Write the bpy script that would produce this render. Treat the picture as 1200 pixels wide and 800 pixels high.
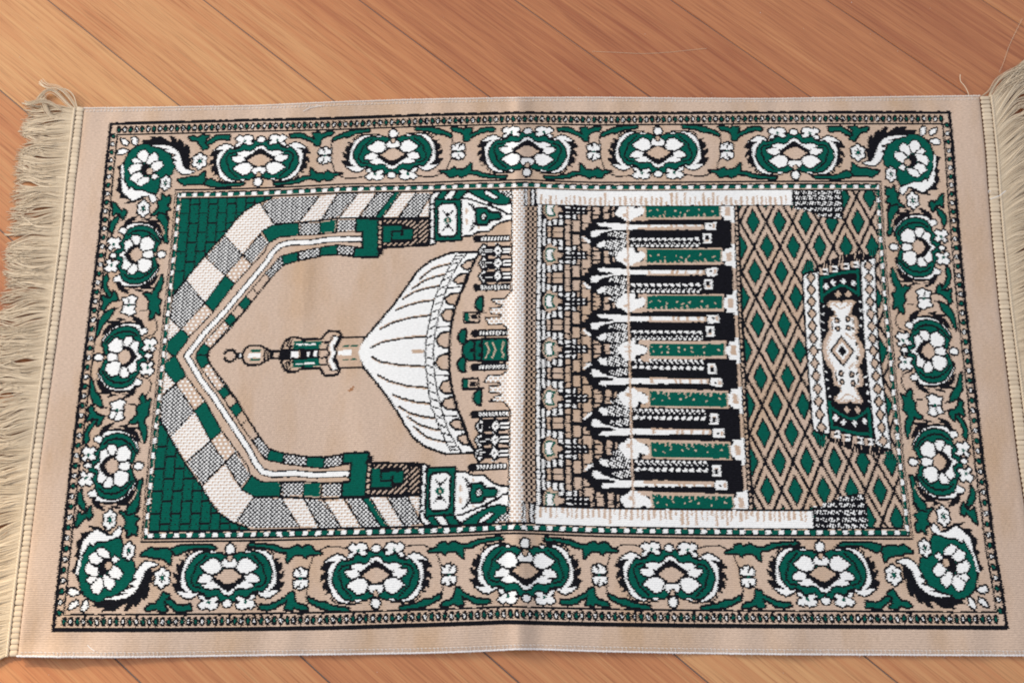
import bpy, math
import numpy as np
for _o in list(bpy.data.objects): bpy.data.objects.remove(_o)
SC = bpy.context.scene
COL = SC.collection
# ---------------------------------------------------------------- camera
CAM_F, CAM_T, CAM_Z = 1600.0, math.radians(21.3), 1.568
cd = bpy.data.cameras.new("camera"); cam = bpy.data.objects.new("camera", cd); COL.objects.link(cam)
cd.sensor_width = 36.0; cd.lens = 36.0*CAM_F/1200.0; cd.clip_start = 0.05; cd.clip_end = 100.0
cam.location = (0, -CAM_Z*math.sin(CAM_T), CAM_Z*math.cos(CAM_T)); cam.rotation_euler = (CAM_T, 0, 0)
SC.camera = cam
# ---------------------------------------------------------------- light
w = bpy.data.worlds.new("World"); SC.world = w; w.use_nodes = True
bg = w.node_tree.nodes["Background"]; bg.inputs[0].default_value = (0.93, 0.95, 1.0, 1); bg.inputs[1].default_value = 0.80
def area(name, loc, target, size, size_y, power, col):
    d = bpy.data.lights.new(name, 'AREA'); d.shape = 'RECTANGLE'; d.size = size; d.size_y = size_y; d.energy = power; d.color = col
    o = bpy.data.objects.new(name, d); COL.objects.link(o); o.location = loc
    v = np.array(target, float)-np.array(loc, float)
    from mathutils import Vector
    o.rotation_euler = Vector(v).to_track_quat('-Z', 'Y').to_euler(); return o
area("window_light", (-3.2, 1.3, 1.75), (0, 0, 0), 1.5, 1.1, 118, (1.0, 0.93, 0.82))
sd = bpy.data.lights.new("sun_patch", 'SPOT'); sd.energy = 115; sd.color = (1.0, .80, .50); sd.spot_size = math.radians(20); sd.spot_blend = 1.0; sd.shadow_soft_size = .02
so = bpy.data.objects.new("sun_patch", sd); COL.objects.link(so); so.location = (-1.45, .75, 1.15)
from mathutils import Vector
so.rotation_euler = (Vector((-.70, -.36, 0))-Vector(so.location)).to_track_quat('-Z', 'Y').to_euler()
SC.view_settings.view_transform = 'Standard'; SC.view_settings.look = 'None'
SC.view_settings.exposure = 0.0; SC.view_settings.gamma = 1.0
SC.render.engine = 'CYCLES'
SC.cycles.pixel_filter_type = 'BLACKMAN_HARRIS'; SC.cycles.filter_width = 1.95
# ---------------------------------------------------------------- rug layout
# The rug is woven on a grid of knots.  (a, b) are coordinates on the rug's own
# weave: a = 0..1050 along its length, b = 0..600 across it, both measured
# between the thick black border lines.
BE, BK, GR, WH = 0, 1, 2, 3          # beige, black, green, white yarn
PERS = 1.16
_xl = np.array([(90,136),(115,133.5),(145.5,130),(215,122.5),(280,116.5),(380,104),(460,94),(540,84),(640,73),(737,62.5),(768,59.5),(830,53)],float)
_xr = np.array([(80,1107),(113,1110.5),(132,1112.5),(180,1117),(220,1119.5),(280,1124),(360,1131.5),(460,1143),(540,1152),(590,1159),(640,1165),(690,1174),(735,1180),(765,1184),(830,1192)],float)
_rows = {  # v : (x,y) samples of that weft row on the floor
 -0.034:[(97,127.5),(200,126.3),(300,124.5),(400,120),(500,117),(600,115.3),(700,115),(800,116),(900,116.5),(1000,115),(1150,113)],
 0.0:[(130,145.5),(185,144),(245,142.5),(300,140.8),(350,140.2),(400,139),(450,137),(500,135),(560,133.8),(600,132.6),(619,132.3),(700,133.5),(750,133),(900,132),(1112,132)],
 0.1512:[(204,222),(250,221.5),(300,220),(350,218),(400,215.2),(450,214.4),(500,213.6),(550,211.4),(600,210.6),(617,209.5),(640,211.5),(700,213.3),(800,213),(900,212),(1035,212)],
 0.5:[(98,419),(145,418),(200,417.2),(265,416.7),(350,415),(420,412.7),(500,411.5),(570,410),(640,408.7),(750,409.2),(860,410.3),(985,411),(1137,411.5)],
 0.8488:[(165,636),(300,634.3),(400,632),(500,630),(560,627.8),(595,625.5),(620,626),(640,627),(700,629.3),(800,631),(900,632),(1070,632.3)],
 1.0:[(62.5,737.5),(200,737.5),(300,736.5),(400,735),(500,731.8),(560,729.8),(598,728),(620,729.3),(700,731),(800,732.5),(900,733.2),(1000,733.8),(1180,735)],
 1.043:[(20,768),(60,768.7),(150,769),(300,766.7),(400,765.5),(500,764),(560,762),(600,759.8),(620,759.3),(700,762),(800,764),(900,765.4),(1000,766),(1200,767)],
}
def XL(y): return np.interp(y,_xl[:,0],_xl[:,1])
def XR(y): return np.interp(y,_xr[:,0],_xr[:,1])
def Uof(x,y): return (x-XL(y))/(XR(y)-XL(y))
_vs=sorted(_rows)
_tab=[]
_ug=np.linspace(-0.12,1.12,249)
for _v in _vs:
    p=np.array(_rows[_v],float); uu=Uof(p[:,0],p[:,1])
    yy=np.interp(_ug,uu,p[:,1])
    k=np.exp(-0.5*(np.arange(-6,7)/2.0)**2); k/=k.sum()
    yy=np.convolve(np.pad(yy,6,mode='edge'),k,mode='valid')
    _tab.append(yy)
_tab=np.array(_tab); _vs=np.array(_vs)
def _t(v): return v*PERS/(PERS*v+(1-v)) if False else v/(PERS*(1-v)+v)
def Yof(u,v):
    u=np.asarray(u,float); v=np.asarray(v,float)
    u,v=np.broadcast_arrays(u,v)
    rows=[np.interp(u,_ug,_tab[i]) for i in range(len(_vs))]
    yB,yB2=rows[1],rows[5]
    y=yB+(yB2-yB)*_t(v)
    res=np.zeros_like(y); r=[rows[i]-(yB+(yB2-yB)*_t(_vs[i])) for i in range(len(_vs))]
    for i in range(len(_vs)-1):
        lo=-9 if i==0 else _vs[i]; hi=9 if i==len(_vs)-2 else _vs[i+1]
        m=(v>=lo)&(v<hi); f=(v-_vs[i])/(_vs[i+1]-_vs[i])
        if 1<=i<=4: f=f*f*(3-2*f)*0.5+f*0.5
        res=np.where(m,r[i]*(1-f)+r[i+1]*f,res)
    return y+res
def to_ab(pts):
    p=np.atleast_2d(np.array(pts,float)); x,y=p[:,0],p[:,1]; u=Uof(x,y)
    lo=np.full(len(x),-0.1); hi=np.full(len(x),1.15)
    for _ in range(30):
        m=(lo+hi)/2; g=Yof(u,m)>y; hi=np.where(g,m,hi); lo=np.where(g,lo,m)
    return np.stack([u*1050,(lo+hi)/2*600],1)
def to_img(a,b):
    u=np.asarray(a)/1050.; v=np.asarray(b)/600.; y=Yof(u,v)
    return XL(y)+u*(XR(y)-XL(y)), y
# ---------------------------------------------------------------- weaving
KA, KB = 0.95, 1.12                    # knot size
A0, A1, B0, B1 = -36.5, 1091.0, -20.5, 625.8
NA, NB = int((A1-A0)/KA), int((B1-B0)/KB)
ga = A0+(np.arange(NA)+.5)*KA
gb = B0+(np.arange(NB)+.5)*KB
AX, BX = np.meshgrid(ga,gb)            # knot centres [NB,NA]
_rng=np.random.RandomState(7)
AS = AX + (np.where(np.arange(NB)%2,.5,-.5)+_rng.uniform(-.2,.2,NB))[:,None] + np.repeat(_rng.uniform(-.65,.65,(NB,NA//6+1)),6,1)[:,:NA]
BS = BX + np.repeat(_rng.uniform(-.2,.2,(NB,NA//4+1)),4,1)[:,:NA]
PAT = np.zeros((NB,NA),np.int8)
def _win(p,pad):
    i0=max(0,int((p[:,0].min()-pad-A0)/KA)-1); i1=min(NA,int((p[:,0].max()+pad-A0)/KA)+3)
    j0=max(0,int((p[:,1].min()-pad-B0)/KB)-1); j1=min(NB,int((p[:,1].max()+pad-B0)/KB)+3)
    return j0,j1,i0,i1
def _inside(p,X,Y):
    ins=np.zeros(X.shape,bool); n=len(p)
    for k in range(n):
        x0,y0=p[k]; x1,y1=p[(k+1)%n]
        if y0==y1: continue
        c=((y0>Y)!=(y1>Y))&(X<(x1-x0)*(Y-y0)/(y1-y0)+x0); ins^=c
    return ins
def _near(p,w,X,Y,closed):
    n=len(p); d=np.full(X.shape,1e9)
    for k in range(n if closed else n-1):
        x0,y0=p[k]; x1,y1=p[(k+1)%n]; dx,dy=x1-x0,y1-y0; L=dx*dx+dy*dy+1e-9
        t=np.clip(((X-x0)*dx+(Y-y0)*dy)/L,0,1)
        d=np.minimum(d,(X-x0-t*dx)**2+(Y-y0-t*dy)**2)
    return d<(w/2)**2
def tex(kind,X,Y,pi,pj):
    """woven fill textures -> yarn numbers"""
    i,j=pi,pj
    if kind=='hatch':       # black and white basket slubs
        s=(i*1.0+ (j//2)*2.6)%5.2
        return np.where((s<3.0)&(j%2==0)|((s>.7)&(s<1.9)&(j%2==1)),WH,BK)
    if kind=='cream':       # white with rows of beige slubs
        s=(i+(j//3)%2*4)%7
        return np.where((j%3==0)&(s<6)|((j%3==1)&(s<2)),BE,WH)
    if kind=='dots':        # beige with white slubs
        s=(i+(j//4)%2*2)%6
        return np.where((j%4<2)&(s<3),WH,BE)
    if kind=='peach':       # staggered beige beads on white
        s=(i+(j//3)%2*3)%6
        return np.where((j%3<2)&(s<3.1),BE,WH)
    if kind=='bead':        # black and beige beads
        s=(i+(j//3)%2*3)%6
        return np.where((s<3)^((j%6)==5),BK,BE)
    if kind=='twill':
        s=(i+j*1.3)%7
        return np.where(s<2.4,BE,BK)
    if kind=='scrib':
        h=(np.sin(i*1.9+j*.9)+np.sin(j*2.3-i*.8)+np.sin(i*.7+1.3*np.sin(j*1.1)))
        return np.where(h>.2,WH,BK)
    if kind=='strand':
        h=np.sin(i*2.4+np.sin(i*.9)*3)+.5*np.sin(j*.5+i*1.7)
        return np.where(h>.95,BE,BK)
    if kind=='gstrand':
        return np.where((i%3==0)&((j//2+i)%5>0),BK,GR)
    return np.full(X.shape,kind)
def _paint(mask,w,kind):
    j0,j1,i0,i1=w
    if isinstance(kind,str):
        pj,pi=np.mgrid[j0:j1,i0:i1]; c=tex(kind,None,None,pi,pj)
        PAT[j0:j1,i0:i1]=np.where(mask,c,PAT[j0:j1,i0:i1])
    else: PAT[j0:j1,i0:i1][mask]=kind
def fill_ab(p,kind,ol=0,oc=BK):
    p=np.asarray(p,float)
    if ol:
        ol=ol*1.8; w=_win(p,ol); X,Y=AS[w[0]:w[1],w[2]:w[3]],BS[w[0]:w[1],w[2]:w[3]]
        _paint(_near(p,ol*2,X,Y,True)&~_inside(p,X,Y),w,oc)
    w=_win(p,1); X,Y=AS[w[0]:w[1],w[2]:w[3]],BS[w[0]:w[1],w[2]:w[3]]
    _paint(_inside(p,X,Y),w,kind)
def line_ab(p,wd,kind,closed=False):
    wd=max(wd,1.55)*1.08
    p=np.asarray(p,float); w=_win(p,wd); X,Y=AS[w[0]:w[1],w[2]:w[3]],BS[w[0]:w[1],w[2]:w[3]]
    _paint(_near(p,wd,X,Y,closed),w,kind)
class Z:            # traces: pixel coordinates on an enlarged detail -> weave coordinates
    def __init__(s,x0,y0,k): s.o=(x0,y0); s.k=k
    def __call__(s,*n):
        q=np.array(n,float).reshape(-1,2)/s.k+np.array(s.o); return to_ab(q)
MIR=[0]; MS=[1050.]  # mirror modes: 0 none, 1 also across the b axis, 2 all four quarters
def _copies(p,m=None):
    m=MIR[0] if m is None else m
    out=[p]
    if m>=1: out.append(np.stack([p[:,0],600-p[:,1]],1))
    if m>=2:
        out+= [np.stack([MS[0]-q[:,0],q[:,1]],1) for q in list(out)]
    return out
def F(p,kind,ol=0,oc=BK):
    p=np.asarray(p,float)
    if MIR[0]==1 and len(p)>2 and abs(p[0,1]-300)<.8 and abs(p[-1,1]-300)<.8:
        q=p[::-1].copy(); q[:,1]=600-q[:,1]; p=np.vstack([p,q])
        fill_ab(p,kind,ol,oc); return
    for q in _copies(np.asarray(p,float)): fill_ab(q,kind,ol,oc)
def L(p,wd,kind=BK,closed=False):
    for q in _copies(np.asarray(p,float)): line_ab(q,wd,kind,closed)
def ell(c,ra,rb,n=16,lob=0,dep=0.,ph=0.):
    t=np.linspace(0,2*np.pi,n if not lob else max(n,lob*8),endpoint=False)
    r=1+dep*np.cos(lob*t+ph) if lob else np.ones_like(t)
    return np.stack([c[0]+ra*r*np.cos(t),c[1]+rb*r*np.sin(t)],1)
class Motif:
    """a list of fills and lines in local weave coordinates"""
    def __init__(s): s.ops=[]
    def f(s,p,kind,ol=0): s.ops.append(('f',np.asarray(p,float),kind,ol)); return s
    def l(s,p,w,kind=BK): s.ops.append(('l',np.asarray(p,float),kind,w)); return s
    def rebase(s,c):
        s.ops=[(o,p-np.asarray(c,float),k,w) for o,p,k,w in s.ops]; return s
    def _mir(s,ax,d):
        new=[]
        for o,p,k,w in s.ops:
            q=p.copy(); q[:,d]=2*ax-q[:,d]
            if o=='f' and abs(p[0,d]-ax)<2.2 and abs(p[-1,d]-ax)<2.2:
                p=p.copy(); p[0,d]=p[-1,d]=ax
                new.append((o,np.vstack([p,q[-2:0:-1]]),k,w))
            else: new+= [(o,p,k,w),(o,q,k,w)]
        s.ops=new; return s
    def mirx(s,ax): return s._mir(ax,0)
    def miry(s,ay): return s._mir(ay,1)
    def put(s,c,fx=1,fy=1):
        for o,p,k,w in s.ops:
            q=p*np.array([fx,fy])+np.asarray(c,float)
            if o=='f': F(q,k,w)
            else: L(q,w,k)
# ---------------------------------------------------------------- border design
BD, BEe = 0.1512*600, 0.1715*600          # frame: outer and inner edge across
AL0, AL1, AR0, AR1 = 1050*.0835, 1050*.0918, 1050*(1-.0862), 1050*(1-.0945)
def R(a0,b0,a1,b1): return np.array([(a0,b0),(a1,b0),(a1,b1),(a0,b1)],float)
def c1(p): return to_ab([p])[0]
# thick outer line, bead row, thin line
L(R(0,0,1050,600),3.9,BK,True)
L(R(9.6,15.3,1040.4,584.7),2.1,BK,True)
n=72
for k in range(n*2-1):
    a=11+k*(1028/(n*2-2.0))
    for b in (8.3,591.7):
        g=k%2==0
        fill_ab(ell((a,b),3.5,5.6,8),BK); 
        fill_ab(ell((a,b),1.5 if g else 1.2,2.9 if g else 2.3,4 if g else 6),GR if g else WH)
        if not g: fill_ab(ell((a,b),.6,1.0,6),BK)
for k in range(51):
    b=17+k*(566/50.); 
    for a in (4.9,1045.1):
        g=k%2==0
        fill_ab(ell((a,b),3.6,4.4,6),BK)
        fill_ab(ell((a,b),1.7,2.3,6),GR if g else WH)
        if not g: fill_ab(ell((a,b),.7,.9,6),BK)
MIR[0]=2; MS[0]=1047
def flower6(c,ra,rb,lob=6):
    c=np.asarray(c,float)
    F(ell(c,ra,rb,lob=lob,dep=.14,ph=np.pi),WH,1.3)
    for t in range(3):
        th=np.pi*t/3+np.pi/6
        d=np.array([np.cos(th)*ra*.5,np.sin(th)*rb*.5]); L([c-d,c+d],1.0)
    F(ell(c,ra*.28,rb*.3,8),GR)
# --- corner rosette
z1=Z(125,130,10); z2=Z(125,180,10)
F(np.vstack([z1(415,355,480,345,560,340,520,305,600,315,640,305,720,360,780,380,750,302,800,320,850,405,850,338,890,365,920,480,930,398,960,415,972,500,950,565,985,555,978,620,960,680,1010,700,920,700,880,630,860,540,850,480,800,430,740,400,620,395,520,410,470,400)]),BK,.6)
F(z2(215,60,170,130,115,155,140,200,150,280,112,300,140,340,108,430,160,480,138,520,220,530,270,548,195,592,330,575,400,545,470,505,380,520,300,540,230,500,190,400,200,300,205,150),BK)
green=np.vstack([z1(400,400,480,392,560,430,640,455,720,490,765,560,795,640),z2(792,150,765,235,715,275,650,310,625,380,580,465,480,450,400,420,330,430,280,395,240,380,205,250,205,130),z1(215,600,250,515,300,455,350,425)])
F(green,GR,1.0)
for q in (z1(530,410,640,400,740,415,800,445,850,500,868,560,890,640,930,690,1025,712,960,735,890,742,830,695,790,600,830,585,765,545,830,515,740,490,680,460,760,458,640,430),
          z2(180,305,205,320,235,385,258,432,290,398,330,440,420,438,480,462,560,490,582,530,550,575,520,545,490,490,430,492,370,522,310,552,240,500,185,440)):
    F(q,WH,1.1)
L(z1(185,640,185,760),2.2,WH); L(z2(190,200,190,300),1.6,WH)
for q in (z1(358,520,400,470,450,458,490,520,470,585,420,602,380,565),z1(468,605,500,530,560,487,602,530,590,580,540,602,490,632),
          z1(520,650,560,600,640,588,664,640,620,680,590,702,550,712,528,680),z1(298,580,340,548,402,590,405,622,340,632),
          z1(258,690,290,640,360,620,412,620,392,690,330,712,280,742),z2(275,300,310,240,380,222,432,262,380,300,340,342),
          z2(348,360,380,310,440,280,502,280,480,332,400,378),z2(528,262,560,232,604,272,550,303)):
    F(q,WH,.9)
F(z2(398,210,420,130,460,108,502,150,480,200,470,240,515,262,440,262),BK); F(ell(z2(503,210)[0],3.4,4.2),BE,.9)
for q in (z1(165,330,210,335,256,372,240,402,190,382),z1(300,320,330,308,362,340,345,405,308,380),z1(135,470,180,445,252,468,200,500,138,508)): F(q,WH,1.2)
for cpt,ra,rb in (((234,189),8,9.5),((194,214.5),5.8,8.4),((168,244.5),6.4,9.6)): flower6(c1(cpt),ra,rb)
z3=Z(230,140,10)
G=[]
G.append(z1(968,312,1000,300,1080,318,1120,290,1200,295,1150,330,1180,400,1190,430,1130,452,1100,400,1070,352,1000,346))
G.append(z3(120,275,220,205,240,188,392,188,380,238,300,225,230,240,180,278,130,288))
G.append(np.vstack([z2(835,305,905,298,960,282,1080,270,1150,212),z3(100,690,110,742,60,752,0,756),z2(1050,356,960,352,920,370,850,325)]))
G.append(z3(100,755,130,715,170,702,250,742,330,762,460,755,565,745,520,772,330,785,230,785,150,775))
G.append(z2(650,478,690,520,740,498,742,570,700,600,738,655,680,680,720,760,700,800,640,770,620,700,525,722,580,680,620,620,600,570,650,540))
z4=Z(100,250,10)
G.append(z4(860,0,930,20,962,100,952,200,962,340,930,330,920,250,930,170,890,100,850,50))
G.append(z2(78,575,110,600,130,640,180,690,200,655,232,680,190,772,170,705,110,692,78,722))
G.append(z4(392,38,375,100,335,150,312,240,288,190,300,120,340,70))
for g in G: F(g,GR,1.3)
# --- medallion (long sides)
A=Motif()
A.f(z3(160,425,210,370,300,342,340,355,250,400,228,480,232,560,262,625,230,645,208,590,183,608,178,560,215,540,200,500,155,532,172,490,212,460,208,430),BK,.7)
A.l(z3(195,655,250,640),1.3); A.l(z3(250,690,300,735,420,742,560,735),1.6)
A.f(z3(212,365,290,312,350,292,402,310,440,340,380,360,342,395,322,440,292,480,280,540,292,600,332,650,382,690,460,712,420,732,340,715,280,672,255,600,240,520,245,430,270,390,330,350,260,357),WH,1.2)
A.f(z3(745,255,660,262,640,298,540,300,510,340,440,362,390,352,340,400,300,460,283,530,310,600,350,652,400,692,480,708,620,697,680,668,722,655),GR,1.2)
A.l(z3(455,385,385,402,350,440,348,490,372,540,378,590,432,640,475,682),2.0)
A.f(z3(745,308,705,325,680,362,620,382,560,372,500,388,478,408,530,425,500,430,418,440,430,480,490,512,565,482,550,432,590,448,640,400,700,375,745,348),WH,1.1)
A.f(z3(742,348,690,380,620,430,575,458,585,492,640,500,640,462,680,425,741,402),BK,.7)
A.f(z3(741,408,690,425,640,458,600,480,650,512,690,540,738,548),BE,1.0)
A.f(z3(432,580,480,540,550,508,625,520,652,562,640,602,590,642,540,652,480,612),WH,1.2)
A.f(z3(738,562,670,568,648,600,680,642,736,640),WH,1.1)
A.f(z3(460,225,510,192,540,212,590,186,650,198,664,230,620,250,658,275,640,298,590,290,560,262,520,282,500,315,462,318,470,290,520,268,478,250),WH,1.1)
A.f(ell(z3(566,252)[0],2,2.2,8),GR)
A.f(z3(505,712,545,700,575,704,540,722),WH,.7)
cA=z3(740,480)[0]
A.mirx(cA[0])
A.f(ell(np.array([cA[0],z3(720,650)[0][1]]),2.4,3.6,8),BE,.9)
A.f(ell(np.array([cA[0],z3(712,732)[0][1]]),4.6,5.0,10),WH,1.3)
A.f(ell(np.array([cA[0],z3(745,235)[0][1]]),4.6,3.6,10),WH,1.1)
A.rebase(cA)
bA=cA[1]; bB=c1((459,181))[1]
ctr=[c1((304,188))[0],c1((459,180))[0],c1((619,178))[0]]
# --- leaves between medallions
z5=Z(310,140,10)
Gp=Motif()
Gp.f(z5(300,182,380,168,470,180,500,208,560,228,595,250,570,165,640,158,665,180,740,152,808,152,780,182,700,200,662,232,642,305,600,302,570,262,510,237,450,216,380,202,310,207),GR,1.3)
Gp.f(z5(110,748,250,740,380,710,450,678,540,668,545,575,590,620,620,640,700,640,740,608,780,635,905,632,820,660,790,702,740,712,700,690,640,722,590,702,550,690,480,700,400,735,280,752,130,768),GR,1.3)
Gp.f(z5(798,252,820,215,880,190,960,155,1050,135,1230,118,1230,138,1060,165,980,202,900,207,850,232),GR,1.3)
Gp.l(z5(800,250,780,300,790,380,782,480,808,560,822,612),1.1); Gp.l(z5(880,660,960,690,1080,685,1200,662),1.4)
fl=z5(640,372,660,342,690,368,700,328,742,338,742,362,782,346,778,400,705,415,640,405)
cf=z5(705,423)[0]
for s in (1,-1):
    q=(fl-cf)*np.array([1,s])+cf; Gp.f(q,WH,1.2)
Gp.f(ell(cf,1.8,1.8,8),GR); Gp.l(z5(700,345,705,385),.9); Gp.l([cf+np.array([0,4]),cf+np.array([-1,8])],.9)
MS[0]=1039
Gp.put((0,0))
Gp.put((ctr[1]*2,0),fx=-1)
MIR[0]=2
MIR[0]=1
A.put((.1803*1050,bA)); A.put((.337*1050,bB),fy=-1); A.put((.4965*1050,bA-1.5)); A.put((.6512*1050,bB),fy=-1); A.put((.8127*1050,bA))
MIR[0]=2; MS[0]=1047
# --- medallion (short sides)
C=Motif()
C.f(z4(448,155,480,88,560,48,600,42,550,78,620,88,770,56,710,88,870,92,810,112,880,150,915,235,880,222,840,162,760,135,640,108,520,122,480,160),BK,.6)
C.l(z4(560,95,650,80,720,95),1.1,BE)
C.l(z4(880,130,905,180,925,240),.9,BE)
C.f(z4(398,200,420,172,480,180,500,140,560,122,620,122,680,122,760,142,820,188,862,240,890,300,882,350,850,290,800,215,750,182,680,155,600,150,560,175,510,187,480,215,470,265,440,232,400,218),WH,1.0)
C.f(z4(350,500,352,440,420,420,398,350,450,308,480,240,510,192,580,160,640,150,720,158,790,190,842,260,872,320,852,380,820,445,790,462,600,500),GR,1.1)
C.l(z4(500,255,560,212,640,197,720,210,800,260,850,330),2.2)
C.f(z4(533,322,560,262,622,262,652,310,642,350,600,372,560,352),WH,1.1)
C.f(z4(636,385,668,300,740,272,806,340,792,405,720,432,660,434),WH,1.2)
C.f(z4(398,492,430,460,470,440,468,330,525,306,562,372,520,400,500,430,455,492),WH,1.1)
C.f(z4(458,492,520,410,580,378,645,370,630,395,592,405,535,470,520,492),BK,.6)
C.f(z4(518,495,560,430,610,400,662,440,668,495),BE,.9)
C.f(z4(676,492,690,452,770,438,790,455,790,492),WH,1.1)
C.f(z4(262,330,310,280,350,308,392,286,418,320,380,350,418,400,370,418,330,390,290,432,266,402,310,370),WH,1.2)
C.f(ell(z4(335,365)[0],2,2.4,8),GR)
cC=z4(600,482)[0]
C.miry(cC[1])
C.f(z4(282,495,320,468,358,480,358,505,320,520),WH,1.1)
C.f(ell(np.array([z4(890,478)[0][0],cC[1]]),4.8,3.8,8),WH,1.2)
C.rebase(cC)
# leaves between short-side medallions
z6=Z(100,320,10)
H=Motif()
H.f(z6(245,18,268,60,242,125,262,185,302,262,280,275,230,200,212,130,222,60),GR,1.2)
H.f(z6(203,268,250,300,318,290,330,215,362,250,372,312,310,325,250,372,215,435,190,412,213,350),GR,1.3)
H.f(z6(335,418,290,437,230,468,170,558,148,650,128,745,162,692,200,602,272,530,312,472),GR,1.2)
H.f(z6(898,28,905,100,882,190,842,240,850,300,882,320,860,380,872,485,820,452,800,510,760,542,752,500,780,450,738,400,760,330,730,280,688,240,740,233,780,260,810,200,850,130,870,60),GR,1.3)
H.l(z6(800,510,840,580,842,660,800,720,700,750),1.1); H.l(z6(330,425,392,405),1.5); H.l(z6(640,440,710,435),1.5); H.l(z6(370,322,412,318),1.5)
fl=z6(438,300,500,288,542,262,606,290,572,340,585,368,520,380,448,372,458,340); cf=z6(515,378)[0]
for s in (1,-1):
    q=(fl-cf)*np.array([1,s])+cf; H.f(q,WH,1.2)
H.f(ell(cf,1.8,2,8),GR); H.l(z6(505,300,515,350),.9)
H.put((0,0))
C.put(cC); MIR[0]=2
cC2=c1((145.5,418)); cC2[1]=300
C.put(cC2,fx=-1); MS[0]=1050
MIR[0]=0; MS[0]=1050
PAT[(AS>AL0)&(AS<AR0)&(BS>BD)&(BS<600-BD)]=BE
# ---------------------------------------------------------------- arch, dome and minaret
MIR[0]=1
P=lambda *n: to_ab(np.array(n,float).reshape(-1,2))
# green brick spandrels
spand=P(212,232,320,231,318,233,300,239,286,248,274,260,264,274,250,289,240,300,218,327,201,347)
spand[0]=(AL1,BEe); spand[-1,0]=AL1; spand[1,1]=BEe
F(spand,GR)
def clipline(p0,p1,w,poly):
    # mortar line kept inside the spandrel
    n=int(max(2,np.hypot(*(np.array(p1)-p0))/1.2)); q=np.array([np.array(p0)+(np.array(p1)-p0)*t for t in np.linspace(0,1,n)])
    ins=_inside(np.asarray(poly),q[:,0],q[:,1])
    q=q[ins]
    if len(q)>1: L(np.array([q[0],q[-1]]),w)
bb0=to_ab([(225,250)])[0][1]
for k in range(0,12):
    a=AL1+k*11.35
    if k: clipline((a,BEe),(a,BEe+140),1.3,spand)
    for m in range(-1,7):
        b=bb0+m*24.6-(11.5 if k%2 else 0)
        clipline((a,b),(a+11.35,b),1.7,spand)
        for (da,db) in ((7,-9),(5.4,5.5+ (k%2)*3),(1.2,-4)):
            q=np.array([a+da,b+db-3])
            if _inside(spand,q[:1],q[1:])[0]: F(ell(q,.9,.8,4),BK)
# outer band of the arch
F(P(307,239,318,234,330,231.5,373,229.5,352,259,335,261,321,263),'hatch')
F(P(304,238,321,263,307.5,270,293,285,284.5,298.5,263.5,275,275,261,287,249),'cream')
F(P(376,230,395,227.5,375,258,352,259),'cream')
F(P(397,227,419,226,396.5,254,377,257),'hatch')
F(P(421,226.5,441,226,419,254,398,254.5),'cream')
F(P(443,226,461,226,441,254.5,422,254.5),'hatch')
F(P(463,226,468.5,226,447,254.5,440.5,254.5),GR)
F(P(471,226.5,487,226,465,254,448.5,255),'cream')
F(P(488,226,506,227,489.5,254.5,468,254),'hatch')
F(P(503,236,503,253,489.5,254.5),'cream')
F(P(263.5,277,284,298.5,264,322,242,300),'hatch')
F(P(241,301.5,263,323,240,354,218.5,328),'cream')
F(P(217,329,239.5,354,211.5,385,199,371,203,345),'hatch')
F(P(199,372,211,385,196.5,402,196,385),'cream')
F(P(196,400,212,386,222,394.5,204.5,417.5,194.5,409),GR)
F(np.vstack([P(192,409,194.5,409,199.5,415.6),[[99,300],[97,300]]]),WH)
F(P(196,411.5,200,415.5,196,417.5),BE)
# inner band
F(P(307.5,271,322,263,349,262,349,275,328,277.5,316,284.5),GR)
F(P(352,261.5,374,261.5,373.5,274.5,351,275.5),'hatch')
F(P(376,260.5,393,258,393,271.5,375,273),GR)
F(P(396,258,416.5,257.5,416.5,270,396,271),'hatch')
F(P(305,273,314.5,284.5,295,309,284.5,299),'hatch')
F(P(283.5,300.5,294,310.5,275,332,265.5,322.5),'dots')
F(P(264,323.5,274.5,333,250,365,240.5,355),GR)
F(P(240,357,249,366,222,393,212,385),'dots')
# outlines of the two bands
for q,w in ((spand[1:],2.2),(P(321,263,307.5,270.5,284.5,299,264,322.5,240,355,212,385.5,196,401),1.3),
            (P(321,263,349,261,375,258.5,397,255.7,450,255.7,504,255),2.4),
            (P(305,238.5,321,262.5),1.2),(P(374,230,351,260),1.8),(P(396,227,376,258),1.8),(P(420,226,397.5,255),1.8),(P(442,226,420,255),1.8),
            (P(462,226,439.5,255),1.8),(P(470,226,448,255),1.8),(P(487.5,226,466.5,255),1.8),(P(504.5,229,489,255),1.8),(P(504,229,504,255),1.4),
            (P(262.8,276,285,299.5),1.6),(P(240.5,300.5,264.5,323),1.5),(P(218,328,240,355),1.5),(P(198,371.5,212,385.5),1.3),
            (P(307,270.5,316,285),1.3),(P(350,261,350.3,276),2),(P(374.6,260,374.4,274),2),(P(394.5,257,394.7,272),2),(P(417.5,256,417.5,271),2),
            (P(284.5,299.5,295,310),1.3),(P(264.5,323,275,332.5),1.4),(P(240,355.5,250,365.5),1.4),(P(212,385.5,222,394),1.4),(P(195,404,194,410,204,418),1.3)):
    L(q,w)
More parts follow.
